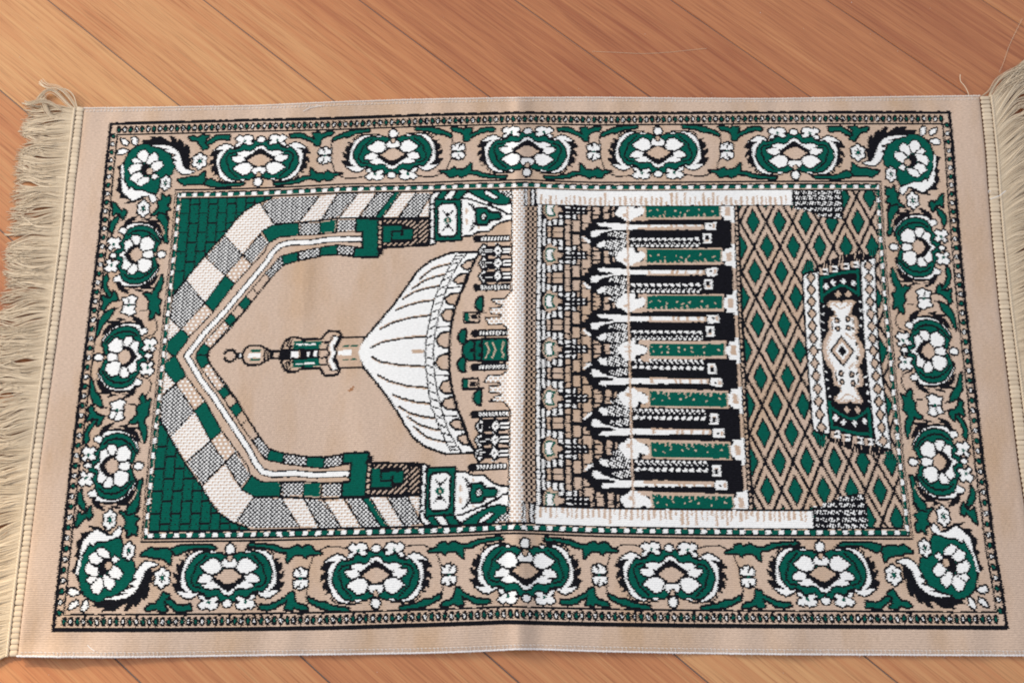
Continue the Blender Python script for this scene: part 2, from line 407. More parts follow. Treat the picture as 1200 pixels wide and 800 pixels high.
# beige and white mouldings
N=P(426,271,395,272,373,275,350,276,328,277.5,314.5,285,310,295,275,332.5,250,365.5,223,393.5,206,417)
Wt=P(426,280,410,280.2,385,280.6,364,284,340,284.4,328,287.5,319.5,296,310,310,260,369,240,390,219,416)
Pn=P(426,290.5,395,287,375,290.5,350,295.5,330,300.5,312,320,275,364,236,406,230,417)
Qn=P(416,300,395,298,375,300,350,305,332,310.5,317,325.5,289,361,268,383.5,245,410,242.5,417)
for q in (N,Wt,Pn): 
    q[-1,1]=300
Qn[-1,1]=300
F(np.vstack([N,Pn[::-1]]),BE)
L(N,1.7); L(Pn,1.6); L(Wt,7.6); L(Wt,4.6,WH)
# small blocks between the inner mouldings
def along(pl,a):
    i=np.argsort(pl[:,0]); 
    return np.array([a,np.interp(a,pl[i,0],pl[i,1])])
def quad(x0,y0,x1,y1,X0,Y0,X1,Y1,k): F(P(x0,y0,x1,y1,X1,Y1,X0,Y0),k,.9)
quad(396,288,415,290,395,298,415,300,'hatch'); quad(376,290.5,394,288,376,299.5,394,298,GR)
quad(350,295.5,374,291,350,305,374,300,'hatch'); quad(331,300.5,348,296,333,310,348,305,GR)
quad(312,320,329,301,317.5,325,331,310.5,'hatch')
quad(297,337.5,311,321.5,302,344,316.5,326.5,BE); quad(289,347,296,338.5,294.5,353.5,301,345,BE)
quad(280.5,357,288,348,287,364,294,354.5,GR); quad(272,367,279.5,358,278,374,286,364.5,BE)
quad(263.5,376,271,368,270.5,383,277,375,GR); quad(240,402,262.5,377,246,409,269.5,384,'dots')
F(np.vstack([P(231,414,239,403,246,409.5,241.5,415.5),[[146.2,300],[133.5,300]]]),GR,1.0)
L(Qn,1.7)
# block at the arch's foot
F(P(418.5,257.5,442.5,257.5,442.5,300,416,300,416,292,426,292,426,270.5,418.5,270.5),GR,1.6)
F(P(442,256,505,256,505,287,449,291,449,298,442,298),BK)
zk=Z(390,210,10)
F(zk(600,480,960,480,990,540,990,740,940,780,600,780,600,745,880,745,950,700,950,580,900,560,800,520,600,520),'twill')
F(zk(1010,480,1110,480,1110,740,1010,740),'twill')
for k in range(6): F(zk(540,490+k*58,566,490+k*58,566,525+k*58,540,525+k*58),BE)
F(zk(590,550,805,548,805,600,680,602,680,740,590,740),GR); F(zk(702,622,795,620,795,660,828,662,828,590,930,588,930,700,702,702),GR)
L(P(442,291,450,290.5,504,287.5),2.2)
# striped pilaster and green panel
zp=Z(490,210,10)
F(zp(158,200,200,165,255,160,205,235,200,740,150,760,150,240),WH,1.5)
for y in (290,350,480,555,690): L(zp(146,y+8,204,y-6),1.3)
F(zp(205,238,500,238,500,706,205,716),GR,1.5)
F(zp(225,225,290,140,335,140,292,228),GR,1.3); F(zp(308,228,370,150,440,138,392,230),WH,1.3); F(zp(408,228,480,135,565,130,502,226),GR,1.3)
F(zp(245,330,280,298,420,298,442,335,442,630,410,657,270,657,245,625),WH,1.6)
for s in ((290,370,345,440),(410,370,345,440),(290,605,345,530),(410,605,345,530)): L(zp(*s),1.6)
F(ell(zp(345,415)[0],2.4,3,8),BK); F(ell(zp(345,548)[0],2.4,3,8),BK); F(ell(zp(345,482)[0],5,4.2,12),GR); F(ell(zp(345,482)[0],1.6,2,6),BE)
# pendant right of the panel
F(zp(515,232,590,222,680,268,800,308,900,350,1000,392,1090,408,1090,470,1010,482,940,505,865,560,820,602,700,606,620,650,520,656),WH,1.5)
F(zp(860,283,1088,292,1088,398,1040,396,990,352,900,322),WH,1.3)
F(zp(520,212,590,155,640,190,760,238,860,282,800,290,680,248,600,222),WH,1.3)
F(zp(590,130,780,130,800,180,900,232,932,215,850,130,905,130,1000,190,1068,215,1060,275,1000,292,900,282,800,245,700,200),GR,1.3)
F(zp(775,140,830,150,930,215,885,228,800,172),WH,1.1)
F(zp(935,135,1085,132,1088,222,1040,210,1000,170),'hatch')
F(zp(600,285,640,285,700,365,650,380),'hatch'); F(zp(600,605,640,595,690,505,640,480),'hatch')
L(zp(600,285,655,345,665,375),1.2); L(zp(600,605,650,560,665,500),1.2)
F(zp(690,350,800,350,825,400,940,400,965,435,940,458,820,470,800,522,700,522,685,440),GR,1.6)
F(ell(zp(835,372)[0],2.6,2.4,8),BK); F(ell(zp(835,495)[0],2.6,2.4,8),BK); F(ell(zp(768,440)[0],2.3,3.4,8),WH,1.3); L(zp(770,430,775,455),.9)
for y in (375,495): F(ell(zp(570,y)[0],1.8,4,8),BE)
for y in (305,568): F(ell(zp(710,y)[0],1.5,2,6),BE)
# dome
za=Z(410,290,20/3.)
ax=lambda q: np.vstack([q,[[q[-1,0],300]]])
out=za(50,812,130,705,250,570,370,425,460,300,540,185,640,110,760,62,800,48,1005,45,960,112,905,255,850,372,812,480,785,600,772,700,768,805)
out[0,1]=300; out[-1,1]=300
F(out,WH,1.7)
for q in ((170,782,250,740,400,712,600,694),(235,640,330,590,460,552,632,530),(360,490,440,457,550,427,652,415),(415,402,500,350,600,320,692,303),(490,322,580,262,680,227,742,215),(545,248,640,172,700,150,782,130)):
    p=za(*q); L(p-np.array([0,1.3]),1.4,BE); L(p,1.9)
b1=za(590,805,600,690,630,530,660,400,720,260,800,110,832,55); b2=za(650,805,670,640,700,500,740,370,800,210,870,100,912,50)
b1[0,1]=b2[0,1]=300
L(b1,1.5); L(b2,1.5)
for t in np.linspace(.06,.96,13):
    k=t*(len(b1)-1); i=min(int(k),len(b1)-2); f=k-i
    p=b1[i]*(1-f)+b1[i+1]*f; q=b2[i]*(1-f)+b2[i+1]*f; L([p*.8+q*.2,p*.25+q*.75],1.4)
for q in ((775,665,720,673,685,715,700,758,745,776,771,772),(800,488,750,493,722,525,740,560,792,572),(850,363,790,370,752,400,770,432,820,442,845,405),(905,212,860,220,818,255,850,277,885,270),(965,103,920,110,882,145,910,167,945,152)):
    F(za(*q),BE,1.5)
for q in ((680,622,785,615),(745,320,862,308)): L(za(*q),1.5)
L(np.vstack([za(771,805),za(785,600,812,480,850,372,905,255,960,112,1005,45)]),1.4)
F(za(485,798,580,798,580,812,485,812),BE)
# minaret finial
zm=Z(250,370,20/3.)
def U(*n):
    p=zm(*n); return p
axb=300
def S(*n):
    p=zm(*n); p[:,1]+=300-zm(300,312)[0][1]; p[:,1]=np.minimum(p[:,1],300) ; return p
def SF(k,ol,*n):
    p=S(*n); p=np.vstack([p,np.stack([p[::-1,0],600-p[::-1,1]],1)]); MIR[0]=0; F(p,k,ol*.55); MIR[0]=1
L(S(90,296,108,276,138,268,162,276,178,300,184,312),3.0); L(S(178,300,240,296),2.6)
SF(WH,1.6,208,302,236,302)
SF(BE,3.0,242,294,256,268,282,246,366,246,394,262,432,284,436,304)
F(S(290,268,372,264,368,286,290,288),GR); SF(WH,0,272,294,372,294); L(S(402,276,402,312),2.2); L(S(424,288,424,312),1.8)
SF(BK,0,440,276,535,268); SF(BE,0,474,290,512,290)
SF(BK,0,520,268,604,255)
SF(BE,3.2,548,252,578,200,612,182,660,182,690,198,848,197,880,156,902,134,980,138,996,168,942,262,955,300)
SF(GR,0,628,200,848,204,826,264,628,264)
L(S(655,228,700,228),1.2,WH); L(S(715,228,795,228),1.2,WH); F(S(698,200,724,200,724,216,698,216),BK)
SF(BK,0,545,262,835,262); SF(WH,0,606,280,666,280); SF(BE,0,668,272,676,272); SF(WH,0,732,285,750,285); SF(WH,0,782,280,808,280)
SF(BE,0,828,272,884,268); L(S(824,262,824,312),1.8); L(S(830,268,884,266),2.0)
L(S(592,190,575,240,606,256),2.2); L(S(614,190,598,235,640,250),1.6)
L(S(850,212,905,212),2.2); L(S(905,212,935,164,996,168),2.0); L(S(905,212,885,262,905,312),2.2)
L(S(958,178,925,235,935,300),4.0,WH); L(S(985,170,942,255,960,312),2.2)
SF(BE,0,968,262,1005,180,1180,172,1130,290)
SF(WH,0,975,278,1080,268); F(S(1015,232,1062,230,1062,244,1015,246),GR); F(S(1075,230,1130,229,1130,243,1075,244),GR)
L(S(1000,176,1182,172),2.2)
# little minarets and pillars
zq=Z(530,260,10)
yc=[280.0,337.0,390.6]; xoff=[0,0,-2.4]
for y,xo in zip(yc,xoff):
    c=c1((558.5+xo,y)); e=c1((598,y))[0]; w=4.4
    F(ell(c,4.6,5.0,10),BK); F(R(c[0]+2,c[1]-w,e,c[1]+w),BK); F(ell(c+np.array([12,0]),2.5,6,6),BK)
    a=c[0]+6
    while a<e-3: F(R(a,c[1]-2.2,a+2.1,c[1]+2.2),WH); a+=3.9
for y in (294,308.6,323.6):
    c=c1((567,y)); e=c1((598.5,y))[0]
    F(R(c[0]-2,c[1]-7.6,e,c[1]+7.6),BK)
    F(R(c[0]+5,c[1]-8.6,c[0]+13,c[1]-6),BE); F(R(e-11,c[1]-8.6,e-1,c[1]-6),BE); F(R(c[0]+14,c[1]-9,c[0]+19,c[1]-5),WH)
    F(ell(c,5.2,7.4,4),WH,1.5); F(R(c[0]-1,c[1]-1.6,c[0]+12,c[1]+1.6),WH,1.2); L([c+np.array([0,0]),c+np.array([12,0])],1.1); L([c+np.array([0,-3]),c+np.array([0,3])],1.0)
    d=c+np.array([17,0]); F(ell(d,4.8,6.4,4),WH,1.5); F(ell(d,1.6,1.8,6),BK)
    F(R(d[0]+6,c[1]-3.2,e,c[1]-.9),WH); F(R(d[0]+6,c[1]+.9,e,c[1]+3.2),WH)
# beaded bank
zr=Z(530,330,10)
bank=np.vstack([P(599.5,236),P(599.5,340),zr(640,170,600,200,450,205,520,262,582,270,575,298,440,308,455,380,572,385,562,412,385,425,430,505,580,500,645,542,640,620),[[zr(660,800)[0][0],300]],[[P(614.5,410)[0][0],300]],P(614.5,300,615,231)])
bank[0,1]=BEe; bank[-1,1]=BEe
F(bank,'peach',0); L(bank[:-4],1.6)
F(np.vstack([P(615,231),[[P(614.5,410)[0][0],300],[P(628.5,410)[0][0],300]],P(629.5,231)]),'bead')
# green tomb in the middle, domes and slabs
for x,y in ((561.5,356),(541.5,394.5)):
    c=c1((x,y)); F(np.array([c+d for d in ((3.4,-8),(0,-7),(-3,-3),(-3.6,0),(-3,3),(0,7),(3.4,8))]),GR,1.5)
c=c1((545,372)); F(R(c[0],c[1]-4.6,c[0]+16,c[1]+4.6),BE,1.5); F(R(c[0],c[1]-4.4,c[0]+5,c[1]+4.4),GR); F(R(c[0]+7,c[1]-3.4,c[0]+15,c[1]+2),BK); L([c+np.array([14,-5]),c+np.array([24,-5.4])],1.7)
MIR[0]=0
cc=np.array([c1((552.5,409.5))[0],300.])
F(ell(cc,9.5,11,14),GR,1.6); F(R(cc[0]+5,289,cc[0]+14,311),GR,1.6); F(R(cc[0]+14,288,cc[0]+41,312),GR,1.7); F(ell(cc+np.array([0,0]),2.3,2.8,6),BK)
for s in (1,-1):
    F(R(cc[0]+8,300+s*5.5-2.6,cc[0]+13,300+s*5.5+2.6),BK)
    for k in range(3): L([cc+np.array([24+k*7.5-3,0]),cc+np.array([24+k*7.5-7+1*(k==2)*6,s*9])],1.5,BE)
# ---------------------------------------------------------------- colonnade, lattice and mat
MIR[0]=1
zB=Z(620,290,10); zC=Z(720,290,10)
cen=[c1((744,y))[1] for y in (297.5,352.3,409,466,524.5,585)]
bc3=300.; PB=float(np.mean([300-cen[1],(cen[4]-300)/2,300-cen[1]])); PB=(c1((744,524.5))[1]-c1((744,297.5))[1])/4.
stripT0=BEe; stripT1=c1((700,241.5))[1]
aL=c1((629.5,300))[0]; aLat=c1((867,300))[0]
F(R(aL-1,stripT0,aLat-18,300.2),BK); F(R(c1((722,300))[0],stripT0,c1((860,300))[0],300.2),BK)
k0=[c1((620+w/10.,352.3))[0] for w in (90,)][0]
def bx(x0,x1,y0,y1,k,fy,bc):
    """rectangle traced on the tile whose flower row is at y=62 of the 10x detail"""
    x0,x1=x0+2,x1-2; p=zB(x0,620+y0,x1,620+y0); q=zB(x0,620+y1)
    a0,a1=p[0,0],p[1,0]; d0=(p[0,1]-FB)*fy; d1=(q[0,1]-FB)*fy
    F(R(a0,bc+min(d0,d1),a1,bc+max(d0,d1)),k)
FB=zB(240,620)[0][1]
tile=[(90,130,-75,75,WH),(90,130,88,220,WH),(90,130,233,272,WH),
 (152,185,112,215,WH),(152,185,228,272,WH),(208,248,135,200,WH),(212,248,215,272,BE),
 (275,318,115,188,WH),(278,390,217,272,BE),(345,388,115,188,WH),(345,388,62,100,WH),
 (422,478,62,100,WH),(422,478,20,38,WH),(422,478,-38,-20,WH),(422,478,118,172,BE),(420,476,190,272,BE),
 (508,540,62,108,WH),(568,592,58,110,BE),(510,532,20,36,WH),(566,592,20,36,WH),(625,655,18,36,WH),
 (510,592,131,256,BE),(622,720,55,150,BE),(685,718,14,60,BE),(622,690,168,205,BE),(622,655,205,240,BE),
 (752,832,-38,50,BE),(752,826,66,84,BE),(752,800,84,102,BE),(880,945,32,100,BE),(980,1005,20,80,BE),(880,930,-18,16,BE)]
for k in range(0,4):
    bc=300-k*PB
    for fy in (1,-1):
        if k==0 and fy==1: continue
        for x0,x1,y0,y1,c in tile:
            if y0<0:
                if fy==-1: bx(x0,x1,y0,y1,c,1,bc)
            else: bx(x0,x1,y0,y1,c,fy,bc)
    # flower
    c=np.array([zB(240,620)[0][0],bc])
    F(np.array([c+d for d in ((-8,-4),(-4,-11),(0,-15),(3,-11),(9,-10),(9,-3.5),(15,-2),(15,2),(9,3.5),(9,10),(3,11),(0,15),(-4,11),(-8,4))]),BE)
    F(np.array([c+d for d in ((-6,-5),(-2.5,-9.5),(3,-8.5),(7.5,-7.5),(3.5,-2),(4.5,2),(7.5,7.5),(3,8.5),(-2.5,9.5),(-6,5))]),GR)
    F(np.array([c+d for d in ((-4,-4),(-2,-7),(1.5,-6.5),(3.5,-6),(1.4,-1.5),(1.8,2),(3.5,6),(1.5,6.5),(-2,7),(-4,4))]),WH)
    L([c+np.array([15,0]),c+np.array([55,0])],1.4)
    L([[zB(500,620)[0][0],bc-PB/2],[zB(760,620)[0][0],bc-PB/2]],2.6)
# pointed black spandrels, fingers, scribbles, bars
bar0=zC(160,270)[0]; dWb=zC(100,270)[0][1]-zC(100,75)[0][1]   # white bar below capital above
for k in range(0,3):
    bc=300-k*PB
    base=c1((744,297.5))[1]
    def T(*n):                     # trace of the bay between the y=297.5 and y=352 capitals
        p=zB(*n); p[:,1]+= bc-PB-base; return p
    F(T(615,345,690,270,760,200,820,200,1030,160,1040,560,960,560,860,560,760,510,700,470,720,400),BK)
    F(T(620,385,650,385,690,420,720,430,718,460,680,455),WH)
    F(T(800,222,860,218,875,205,900,220,1050,222,1200,238,1200,290,1000,292,950,268,830,262),WH)
    F(T(718,335,735,312,780,308,900,308,960,290,1060,292,880,330,830,348,800,382,730,388),WH)
    F(T(930,350,1000,320,1060,320,1160,340,1160,410,1040,400,1000,380,940,385),'scrib')
    F(T(870,450,980,420,1160,420,1180,480,1100,530,1000,540,880,520),'scrib')
    F(T(795,480,850,440,900,430,890,500,820,520),WH)
    F(T(930,570,1060,540,1110,545,1040,600,1000,615,940,590),'scrib')
    def C2(*n):
        p=zC(*n); p[:,1]+= bc-PB-base; return p
    # white bar with box
    F(C2(-10,238,250,238,1060,245,1060,292,300,298,-10,300),WH)
    L(C2(390,296,1055,293),1.2,BE)
    for x in (410,680,735,840,970,1045): F(C2(x-16,246,x+16,246,x+16,290,x-16,290),BE)
    if k>=2: L(C2(290,285,1055,283),3.0,BE)
    F(C2(1075,222,1190,215,1205,218,1205,310,1090,312,1075,290),WH); F(C2(1120,245,1150,245,1150,268,1120,268),BK); F(C2(1165,235,1195,235,1195,285,1165,285),BE)
    # beads
    for i in range(11):
        x=215+i*76; F(C2(x-22,398,x+22,398,x+34,428,x+14,440,x-8,424,x-26,418),WH)
    for i in range(14):
        x=215+i*59; F(C2(x-18,490,x+2,476,x+22,490,x+12,508,x-12,508),WH); F(C2(x+16,462,x+38,458,x+32,474,x+12,476),WH)
    F(C2(1050,350,1150,350,1150,465,1062,468),WH); F(C2(1080,375,1122,375,1122,425,1080,425),BK); F(C2(1080,425,1120,425,1120,442,1080,442),BE)
# capitals and green bars
def column(bc,full,dots):
    base=c1((744,352.3))[1]
    def C(*n):
        p=zC(*n); p[:,1]+=bc-base; return p
    F(C(12,650,35,620,62,580,112,528,232,528,250,590,280,592,330,562,372,600,362,650,300,690,250,742,140,748,85,700,40,690),WH)
    F(C(280,530,375,530,385,545,385,735,360,745,200,748,260,700,340,690,360,640,370,600,320,560,285,575),BE)
    F(C(112,650,150,650,150,690,112,690),BE)
    g0=0 if full else 0
    F(C(385,550,1265,547,1265,714,385,720),GR)
    L(C(385,722,1272,718),2.6,BE); L(C(385,545,1272,542),1.5,BE); L(C(1272,545,1272,718),1.6,BE)
    for i in range(14):
        x=420+i*60+(i*7%5)*3; h=22+(i*13%4)*12
        F(C(x-9,720-h,x+9,720-h,x+13,722,x-11,722),BE)
    for x,y in ((430,625),(525,610),(610,640),(735,628),(800,650),(885,630),(1025,612),(1180,640)):
        F(C(x-11,y-9,x+11,y-11,x+9,y+9,x-9,y+11),BE)
    F(C(1282,575,1315,570,1322,540,1402,535,1425,500,1425,765,1402,750,1322,750,1315,700,1282,690),WH); F(C(1332,590,1392,588,1392,690,1332,694),BE)
MIR[0]=0
base352=c1((744,352.3))[1]
for k in range(1,4): 
    MIR[0]=1; column(300-k*PB,True,True)
MIR[0]=0
def C0(*n):
    p=zC(*n); p[:,1]+=300-base352; return p
off=lambda b: b
def C3(*n):
    q=Z(720,370,10)(*n); q[:,1]+=300-Z(720,370,10)(600,390)[0][1]; return q
F(C3(28,385,62,350,112,300,240,272,242,330,300,332,370,360,395,390,370,430,300,450,245,450,240,520,140,520,95,470,60,430),WH)
F(C3(290,275,410,275,410,528,345,528,300,500,310,470,380,440,395,390,370,340,290,325),BE)
F(C3(410,322,1288,322,1288,466,410,466),GR); L(C3(405,306,1296,305),3.2,BE); L(C3(405,484,1296,482),3.2,BE); L(C3(1295,300,1295,490),1.6,BE)
for x,y in ((450,358),(455,412),(545,352),(552,425),(620,352),(640,382),(625,425),(755,365),(757,415),(825,390),(905,370),(910,415),(1045,358),(1050,430),(1215,395)):
    F(C3(x-12,y-8,x+10,y-11,x+12,y+8,x-10,y+11),BE)
for y in (358,410): L(C3(130,y,200,y-2),1.1,BE)
F(C3(1304,352,1342,348,1346,300,1432,290,1440,255,1470,255,1470,560,1440,560,1432,510,1346,505,1342,455,1304,440),WH); F(C3(1362,345,1430,345,1430,450,1362,450),BE)
MIR[0]=1
aV=c1((737.6,409))[0]; F(R(aV-1.2,stripT1,aV+1.2,300),BE)
# narrow ladder before the lattice
a0=c1((860.5,300))[0]
F(R(a0-2.2,stripT1,a0+1.2,300.5),BE); 
for k in range(4):
    F(R(a0-2.6,300-k*PB-15,a0+1.4,300-k*PB+15),WH)
F(R(a0+1.2,BEe,aLat+2,300.5),BK)
b=BEe+2
while b<300: F(R(a0+3.0,b,a0+5.2,b+4.2),BE); b+=6.3
# lattice
MIR[0]=0
ca=c1((882.5,260)); pa=32.1; pb=PB
sel=(AS>aLat+1.5)&(AS<AR1)&(BS>BEe)&(BS<600-BEe)
da=np.abs(((AS-ca[0]+pa/2)%pa)-pa/2)/(pa/2); db=np.abs(((BS-300+ (pb/2 if True else 0))%pb)-pb/2)
# rows of diamonds: shift alternate rows
def metric(offa,offb):
    x=np.abs(((AS-ca[0]-offa+pa/2)%pa)-pa/2)/(pa/2); y=np.abs(((BS-offb+pb/2)%pb)-pb/2)/(pb/2); return x+y
b260=c1((882.5,260))[1]; ofb=b260
pb=2*(300-b260)/5.; sym=300+pb/2
m=np.minimum(metric(0,sym),metric(pa/2,sym+pb/2))
c=np.where(m<.44,GR,np.where(m<.575,BK,np.where(m<.885,BE,BK)))
PAT[sel]=c[sel]
MIR[0]=1; L([[AL1,BEe+.3],[AR1,BEe+.3]],1.8)
# dark tiled block in the corner
zt=Z(910,210,8)
F(zt(158,90,618,90,632,378,500,370,400,348,380,330,275,300,270,285,165,272),BK)
for x0,x1,ys in ((172,235,((112,140),(160,190),(212,248),(265,280))),(250,372,((110,142),(155,190),(210,245),(268,300))),(388,522,((108,140),(152,190),(208,248),(268,302),(322,350))),(540,612,((105,135),(152,188),(210,248),(268,300),(325,365)))):
    for y0,y1 in ys: F(zt(x0,y0,x1,y0,x1,y1,x0,y1),'scrib')
# long white parapets with beige drips
s0=c1((629,232))[0]; s1=c1((929,232))[0]
F(R(s0,BEe,s1,stripT1),WH); L([[s0,stripT1],[s1,stripT1]],1.7); L([[s1,BEe],[s1,stripT1]],1.4)
rr=np.random.RandomState(5); a=s0+4; hh=stripT1-BEe
while a<s1-5:
    h=rr.choice([.35,.55,.6,.65,.62,.9]); w=rr.choice([1.6,2.2,2.8,3.4]); F(R(a,stripT1-h*hh,a+w,stripT1-1),BE); a+=w+rr.choice([2.8,3.4,4.4])
p0=c1((620,232))[0]
F(R(p0-6,BEe,s0-.5,stripT1+3),BK); F(R(p0-4.2,BEe+1,p0-2.6,stripT1+2),WH); F(R(p0-1.6,BEe+1,p0+1,stripT1+2),BE); F(R(p0+3.6,BEe+1,p0+6,stripT1+2),WH)
# mat
z9=Z(930,290,10); z10=Z(930,360,10)
F(z9(150,330,290,200,420,150,560,90,780,60,950,90,960,180,300,330),'strand')
F(z9(130,200,200,130,240,200,250,300,130,330),'gstrand'); F(z9(880,30,970,0,980,60,930,110,880,90),'gstrand')
def XM(*n):
    p=z9(*n); return np.vstack([p,[[z10(0,510)[0][0]*0+p[-1,0],300.3]]])
F(np.vstack([z9(290,305,780,200),[[c1((1013,411))[0],300.4],[c1((959.5,411))[0],300.4]]]),BK)
lb=np.vstack([z9(118,350,150,310,285,290),[[c1((962.5,411))[0],300.4],[c1((946.5,411))[0],300.4]]]); F(lb,WH,1.4)
rb=np.vstack([z9(795,180,840,155,945,130),[[c1((1029,411))[0],300.4],[c1((1014.5,411))[0],300.4]]]); F(rb,WH,1.4)
cl=c1((950.5,330)); 
def chain(ax0,b0,ax1,n,p):
    bs=[300-(i+.0)*p for i in range(n)]
    for i,b in enumerate(bs):
        a=ax0+(ax1-ax0)*(300-b)/(300-b0)
        F(ell((a,b),4.0,p*.37,4),BE,1.15)
        L([(a,b-p*.5-1),(a,b-p*.5+1)],2.2)
chain(c1((953.5,411))[0],cl[1],cl[0],7,14.6)
cr=c1((1018,318)); chain(c1((1023.5,411))[0],cr[1],cr[0],8,14.6)
L(z9(325,355,390,348,480,315,600,290,745,282),3.0,GR); L(z9(325,355,330,630),3.0,GR); L(z9(750,262,765,555),3.0,GR)
L(z9(345,565,430,500,540,447,610,450,750,540),2.8,GR)
for x,y in ((378,458),(464,412),(585,397),(702,420)):
    c=z9(x,y)[0]; F(R(c[0]-3,c[1]-1.3,c[0]+3,c[1]+1.3),WH); F(R(c[0]-1.3,c[1]-3.6,c[0]+1.3,c[1]+3.6),WH)
for x,y in ((520,545),(640,545)): F(ell(z9(x,y)[0],3.8,4.6,4),BE)
for x,y in ((355,280),(468,248),(600,218),(715,202)):
    c=z9(x,y)[0]; F(R(c[0]-5,c[1]-4,c[0]+5,c[1]+4),BE); F(R(c[0]-1,c[1]-4,c[0]+5,c[1]+4),WH); F(R(c[0]-2,c[1]-1.2,c[0]+3,c[1]+1.8),BK)
fig=np.vstack([z9(395,645,440,620,540,622,570,645,600,620,690,612,725,640,690,700,670,770,645,800),z10(650,85,740,110,760,200,750,300,722,320,765,370,805,440),[[c1((1013,411))[0],300.4],[c1((963.5,411))[0],300.4]],z10(350,400,380,335,420,275,408,200,420,110,480,100,500,60),z9(490,800,460,700,400,690)])
F(fig,BE); ce=np.array([c1((988,411))[0],300.]); F((fig-ce)*np.array([.80,.965])+ce,'cream'); F((fig-ce)*np.array([.68,.93])+ce,WH)
L(z9(470,660,540,720,600,700,670,640),1.1,BE)
for x,y in ((510,155),(635,140),(515,250),(640,240)):
    c=z10(x,y)[0]; F(ell(c,3.8,4.2,6),BK); F(ell(c,1.5,1.8,6),BE)
L(z10(452,165,455,260),1.5); L(z10(695,145,700,195),1.4); L(z10(690,240,705,260),2.0)
F(ell(z10(735,430)[0],2.2,3,6),BK)
for y in (80,175,265): F(ell(z10(345,y)[0],1.4,1.6,5),WH)
for y in (40,125,215): F(ell(z10(790,y)[0],1.4,1.6,5),WH)
for y in (690,780): F(ell(z9(345,y)[0],1.4,1.6,5),WH)
for y in (635,730): F(ell(z9(785,y)[0],1.4,1.6,5),WH)
L(z10(440,310,400,360),1.8,BE); L(z10(620,310,680,370),1.8,BE)
MIR[0]=0
c=np.array([c1((987,411))[0],300.])
F(ell(c,15,19,4),BK); F(ell(c,12.2,15.4,4),BE); F(ell(c,8.5,10.5,4),WH); F(ell(c,5.2,6.6,4),BK)

# small brown stain on the pile
ST=4
for x,y,r in ((412,456,2.6),(409,457.5,1.5),(413.5,453.5,1.4)): fill_ab(ell(c1((x,y)),r,r*.8,8),ST)
# --- frame of green and white checks
MIR[0]=0
u=AX; v=BX
inA=(AS>AL0)&(AS<AR0)&(BS>BD)&(BS<600-BD)
tl=np.minimum((AS-AL0)/(AL1-AL0),(AR0-AS)/(AR0-AR1)); tt=np.minimum((BS-BD)/(BEe-BD),(600-BD-BS)/(BEe-BD))
t=np.minimum(tl,tt)
chkA=((AS-AL0)%14.55)/14.55; chkB=((BS-BD+4)%16.6)/16.6
alongtop=tt<tl
ph=np.where(alongtop,chkA,chkB)
col=np.where(ph<.46,GR,np.where(ph<.53,BK,np.where(ph<.92,WH,BK)))
ring=inA&(t<1)
c=np.where(t<.17,BK,np.where(t<.29,BE,np.where(t<.43,BK,np.where(t<.80,col,np.where(t<.87,BE,BK)))))
PAT[ring]=c[ring]
# ================================================================ building
def ray(x, y, h=0.0):
    """photo sample -> point at height h above the floor (surveying the rug's outline)"""
    x = np.asarray(x, float); y = np.asarray(y, float); h = np.asarray(h, float)
    dx, dy, dz = (x-600)/CAM_F, -(y-400)/CAM_F, -1.0
    wy = dy*math.cos(CAM_T)-dz*math.sin(CAM_T); wz = dy*math.sin(CAM_T)+dz*math.cos(CAM_T)
    s = (h-CAM_Z*math.cos(CAM_T))/wz
    return np.stack([dx*s, -CAM_Z*math.sin(CAM_T)+wy*s, h+0*s], -1)
def height(a, b):
    """top of the pile: fold ridge across the middle, soft waves, all in metres"""
    ac = 513+(b-300)*0.006
    d = a-ac
    h = 0.0052+0.0040*np.exp(-(d/60.0)**2)
    h = h+0.0080/(1+np.exp(-(d+8)/2.6))*(1/(1+np.exp((d-9)/5.5)))
    h = h+0.0020*np.sin(a/31.0+1.2*np.sin(b/90.0))*np.sin(b/140.0+a/260.0+.6)
    h = h+0.0011*np.sin(a/13.0+b/47.0+np.sin(a/41.0)*2)*np.exp(-((b-610)/45.0)**2)+0.0006*np.sin(a/9.0+2*np.sin(a/33.0))*np.exp(-((b+10)/30.0)**2)
    h = h+0.0016*np.exp(-((a-255)/11.0)**2)*np.exp(-((b-210)/80.0)**2)
    h = h+0.0013*np.exp(-((a-330-(b-380)*.25)/14.0)**2)*np.exp(-((b-400)/120.0)**2)
    h = h+0.0100*np.exp(-((a-10)/60.0)**2)*np.exp(-((b-632)/13.0)**2)
    return h
def WP(a, b, extra=0.0, h=None):
    a = np.asarray(a, float); b = np.asarray(b, float)
    x, y = to_img(a, b)
    if h is None: h = height(a, b)
    return ray(x, y, h+extra)
def obj(name, verts, faces, mats, parent=None, smooth=True, midx=None):
    me = bpy.data.meshes.new(name)
    verts = np.asarray(verts, np.float32); faces = np.asarray(faces, np.int32)
    nf, k = faces.shape
    me.vertices.add(len(verts)); me.vertices.foreach_set("co", verts.ravel())
    me.loops.add(nf*k); me.loops.foreach_set("vertex_index", faces.ravel())
    me.polygons.add(nf); me.polygons.foreach_set("loop_start", np.arange(0, nf*k, k, dtype=np.int32))
    me.polygons.foreach_set("use_smooth", np.full(nf, smooth))
    for m in mats: me.materials.append(m)
    if midx is not None: me.polygons.foreach_set("material_index", np.asarray(midx, np.int32))
    me.update(calc_edges=True)
    o = bpy.data.objects.new(name, me); COL.objects.link(o)
    if parent: o.parent = parent
    return o
def attr(o, name, dom, typ, data):
    a = o.data.attributes.new(name, typ, dom)
    a.data.foreach_set("vector" if typ == 'FLOAT_VECTOR' else "value", np.asarray(data, np.float32).ravel())
